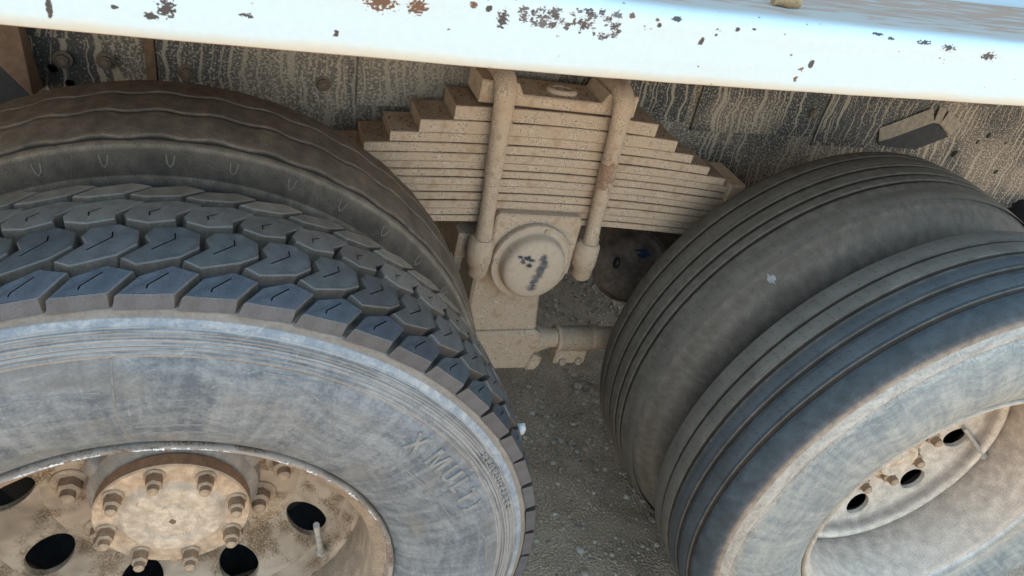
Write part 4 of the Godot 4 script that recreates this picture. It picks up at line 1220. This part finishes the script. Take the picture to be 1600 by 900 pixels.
func rim(t: Node3D, clean: bool):
	var disc := Color(0.62, 0.525, 0.425) if clean else Color(0.32, 0.245, 0.175)
	var deep := Color(0.56, 0.46, 0.375) if clean else Color(0.32, 0.24, 0.17)
	var pale := Color(0.70, 0.69, 0.675) if clean else Color(0.36, 0.305, 0.24)
	var lip := Color(0.45, 0.40, 0.33) if clean else Color(0.19, 0.165, 0.145)
	var seed_ := 4.0 if clean else 9.0
	var dirt := func(p: Vector3) -> Color:
		var n := nz.get_noise_3d(p.x * 9.0 + seed_, p.y * 9.0, p.z * 9.0) + 0.7 * nz.get_noise_3d(p.x * 34.0, p.y * 34.0 + seed_, p.z * 34.0)
		var m := disc.lerp(disc * 0.45 if not clean else deep, clampf((0.9 if not clean else 0.25) * n + (0.25 if not clean else 0.05), 0, 1))
		return m.lerp(pale, clampf(-(0.3 if clean else 0.8) * n, 0, 0.8))
	var st := S()
	var holes := 88.0 if clean else -125.0
	if clean: holed_cone(st, 0.165, -0.182, 0.233, -0.169, 9, holes, 0.200, 0.0295, dirt)
	else: holed_cone(st, 0.180, -0.208, 0.252, -0.168, 9, holes, 0.216, 0.0325, dirt)
	var inner := []
	for r in [0.180, 0.165, 0.15, 0.13, 0.11, 0.095]: inner.append([minf(r, 0.165) if clean else r, -0.182 if clean else -0.208, disc])
	lathe(st, [inner], 96, null, 0.12 if clean else 0.45)
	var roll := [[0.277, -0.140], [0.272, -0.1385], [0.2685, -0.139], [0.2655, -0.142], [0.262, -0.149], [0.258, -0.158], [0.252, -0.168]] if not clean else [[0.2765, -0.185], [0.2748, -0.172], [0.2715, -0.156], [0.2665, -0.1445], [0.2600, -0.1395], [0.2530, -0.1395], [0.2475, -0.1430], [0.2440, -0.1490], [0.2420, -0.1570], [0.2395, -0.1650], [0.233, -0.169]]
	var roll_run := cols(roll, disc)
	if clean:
		for i in roll_run.size(): roll_run[i][2] = [deep * 0.45, deep * 0.6, deep * 0.9, disc * 1.12, disc * 1.18, disc * 1.15, disc, deep * 0.75, deep * 0.6, deep * 0.75, disc * 0.95][i]  # shading of the roll is put in these colours, with brown dirt at the step
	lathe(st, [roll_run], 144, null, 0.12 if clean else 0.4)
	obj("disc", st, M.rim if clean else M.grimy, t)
	st = S()
	var barrel := [[0.2995, -0.012], [0.3005, -0.004], [0.2990, 0.0005], [0.2960, 0.0015], [0.2930, 0.000], [0.2912, -0.006], [0.2895, -0.016], [0.286, -0.022], [0.2815, -0.027], [0.2790, -0.036], [0.2785, -0.055], [0.2775, -0.075], [0.2765, -0.11], [0.2765, -0.141], [0.2765, -0.165]]
	var run := []
	for i in barrel.size():
		var c := lip if i < 6 else pale if i < 10 else pale.lerp(deep, clampf((i - 9) / 3.0, 0, 1))
		run.append([barrel[i][0], barrel[i][1], c])
	lathe(st, [run], 200, null, 0.13 if clean else 0.4)
	obj("rim", st, M.rim if clean else M.grimy, t)
	st = S()    # outside of the barrel between the beads, hidden in the tyre
	lathe(st, [cols([[0.298, -0.215], [0.274, -0.20], [0.274, -0.02], [0.2995, -0.012]], deep)], 64)
	lathe(st, [cols([[0.252, -0.188], [0.272, -0.21], [0.285, -0.218]], deep)], 64)
	obj("rim_back", st, M.rim, t)
	# white paint chips along the lip
	if not clean:
		for q in [[-28, -17, 0.0042], [-15.5, -10, 0.003], [-4, 2.2, 0.0048], [3.5, 8, 0.003], [9, 13, 0.0025], [14, 15.5, 0.003], [26, 29, 0.003], [34, 37, 0.0035], [40, 41.5, 0.003], [-35, -31, 0.003], [48, 52, 0.0035], [57, 62, 0.003]]:
			var run2 := []
			for i in 5: run2.append([0.2972 - q[2] * i / 4.0, 0.0021 - 0.0016 * pow(absf(i / 4.0 - 0.4) * 1.6, 2.0), Color(0.62, 0.62, 0.60)])
			var c := S(); lathe(c, [run2], 24, chip, 0.3, Vector2(0.29, 0.21), Vector3.ZERO, q[0], q[1])
			obj("paint_chip", c, M.rim, t)
	# nuts that hold the disc, and the valve
	var nm := nut(0.0175, 0.022, 0.0105, 0.014, 1.55) if not clean else nut(0.0165, 0.020, 0.0105, 0.016, 1.35)
	var ang := []
	if clean:
		for i in 10: ang.append(78.0 + 34.0 * i if i < 4 else 180.0 + 37.0 * (i - 3))
	else:
		for i in 8: ang.append([-84.0, -14.0, 20.0, 78.0, 108.0, 146.0, 182.0, 228.0][i])
	for i in ang.size():
		var a: float = ang[i]
		var b := inst("wheel_nut", nm, M.metal, t)
		b.position = pol(0.113 if clean else [0.140, 0.143, 0.143, 0.158, 0.126, 0.143, 0.143, 0.143][i], a, -0.182 if clean else -0.208); b.rotation.z = a * 0.3
	st = S()
	var vp := [pol(0.256, 121, -0.155), pol(0.250, 119, -0.142), pol(0.225, 110, -0.135), pol(0.203, 95, -0.118)] if not clean else [pol(0.266, 94, -0.140), pol(0.258, 92.5, -0.143), pol(0.225, 86, -0.156), pol(0.190, 75.5, -0.166)]
	tube(st, PackedVector3Array(vp), [0.0075, 0.0055, 0.0050, 0.0050], 12)
	tube(st, PackedVector3Array([vp[0], vp[1]]), [0.0085, 0.0075], 8)
	obj("valve_stem", st, rust_mat(Color(0.42, 0.38, 0.33)), t)

func chip(r: float, z: float, deg: float) -> Vector2:
	return Vector2(0.2955 + (r - 0.2955) * (0.15 + 1.9 * absf(nz.get_noise_2d(deg * 0.9, 3.0))) + 0.0012 * nz.get_noise_2d(deg * 2.0, r * 900.0), z)

func rim_plain(t: Node3D):   # an inner wheel's rim, seen only through the hand holes
	var st := S()
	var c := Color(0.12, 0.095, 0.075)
	lathe(st, [cols([[0.30, 0.108], [0.283, 0.095], [0.276, 0.07], [0.276, -0.09], [0.30, -0.108]], c)], 72, null, 0.3)
	lathe(st, [cols([[0.275, 0.07], [0.25, 0.10], [0.22, 0.145], [0.19, 0.1725], [0.10, 0.1735]], c)], 72, null, 0.3)
	obj("rim", st, M.rim, t)

# ------------------------------------------------------------------ hubs
func hubs():
	var tan_ := Color(0.56, 0.405, 0.275)
	var palec := Color(0.585, 0.465, 0.35)
	var rusty := Color(0.34, 0.21, 0.13)
	var t := part("wheel_hub", "rust tan round hub flange with eight nuts in the left wheel", Vector3(-AX, 0, -0.144))
	var st := S()
	lathe(st, [cols([[0.1065, -0.022], [0.1065, -0.003]], rusty), cols([[0.1065, -0.003], [0.1045, 0.0]], tan_), cols([[0.1045, 0.0], [0.095, 0.0], [0.085, 0.0], [0.0755, 0.0005]], tan_), cols([[0.0755, 0.0005], [0.0725, 0.002], [0.069, 0.006], [0.066, 0.0085], [0.063, 0.0095]], palec),
		cols([[0.063, 0.0095], [0.052, 0.0108], [0.045, 0.011], [0.038, 0.0114], [0.0365, 0.0085], [0.0345, 0.0085], [0.0325, 0.0115], [0.026, 0.010], [0.022, 0.0118], [0.016, 0.0095], [0.012, 0.0113], [0.005, 0.011]], palec), cols([[0.005, 0.011], [0.003, 0.005], [0.0, 0.005]], rusty)], 96, hub_wob, 0.2)
	obj("hub_flange", st, M.metal, t)
	st = S()   # a small hole beside the pad
	lathe(st, [cols([[0.0045, 0.0], [0.0045, 0.0015], [0.0032, 0.0016], [0.0028, 0.0004], [0.0, 0.0004]], rusty)], 12)
	obj("grease_hole", st, M.metal, t).position = pol(0.0585, -45, 0.0088)
	st = S()
	var grey := Color(0.38, 0.33, 0.275)
	lathe(st, [cols([[0.125, -0.20], [0.122, -0.07], [0.118, -0.046]], grey), cols([[0.118, -0.046], [0.115, -0.042], [0.10, -0.0215], [0.09, -0.0215]], grey)], 72, null, 0.4)
	for a in [-62, -38, 18, 30, 62]:
		var p := [pol(0.117, a - 7, -0.043), pol(0.130, a - 5, -0.05), pol(0.130, a + 5, -0.05), pol(0.117, a + 7, -0.043)]
		for i in 3: quad_out(st, p[i], p[i + 1], p[i + 1] + Vector3(0, 0, -0.15), p[i] + Vector3(0, 0, -0.15), p[i] + p[i + 1])
		quad_out(st, p[0], p[1], p[2], p[3], Vector3(0, 0, 1))
	obj("hub_barrel", st, M.metal, t)
	var nm := nut(0.0118, 0.021, 0.0078, 0.010, 1.22)
	for a in [-13, 30, 73, 118, 166, 211, 257, 305]:
		var b := inst("hub_nut", nm, M.metal, t)
		b.position = pol(0.0905, a, 0.0); b.rotation.z = a * 0.7
	t = part("wheel_hub", "small dusty hub cap ringed by rusty nuts deep in the right wheel", Vector3(AX, 0, -0.16))
	st = S()
	lathe(st, [cols([[0.092, -0.043], [0.092, -0.010], [0.088, -0.005]], tan_), cols([[0.088, -0.005], [0.07, -0.002], [0.064, 0.0]], tan_), cols([[0.064, 0.0], [0.048, 0.004], [0.045, 0.024], [0.042, 0.030]], palec), cols([[0.042, 0.030], [0.034, 0.031], [0.031, 0.024], [0.018, 0.024], [0.015, 0.029], [0.0, 0.030]], palec)], 72, hub_wob, 0.4)
	obj("hub_cap", st, M.metal, t)
	var bm := nut(0.008, 0.008, 0.004, 0.003, 1.2)
	for i in 8:
		var b := inst("cap_bolt", bm, M.metal, t); b.position = pol(0.072, i * 45.0 + 10.0, -0.003)

func hub_wob(r: float, z: float, deg: float) -> Vector2:
	if r < 0.075: return Vector2(r, z + 0.0016 * nz.get_noise_2d(r * 220.0 * cos(deg * DEG), r * 220.0 * sin(deg * DEG)))
	return Vector2(r, z)
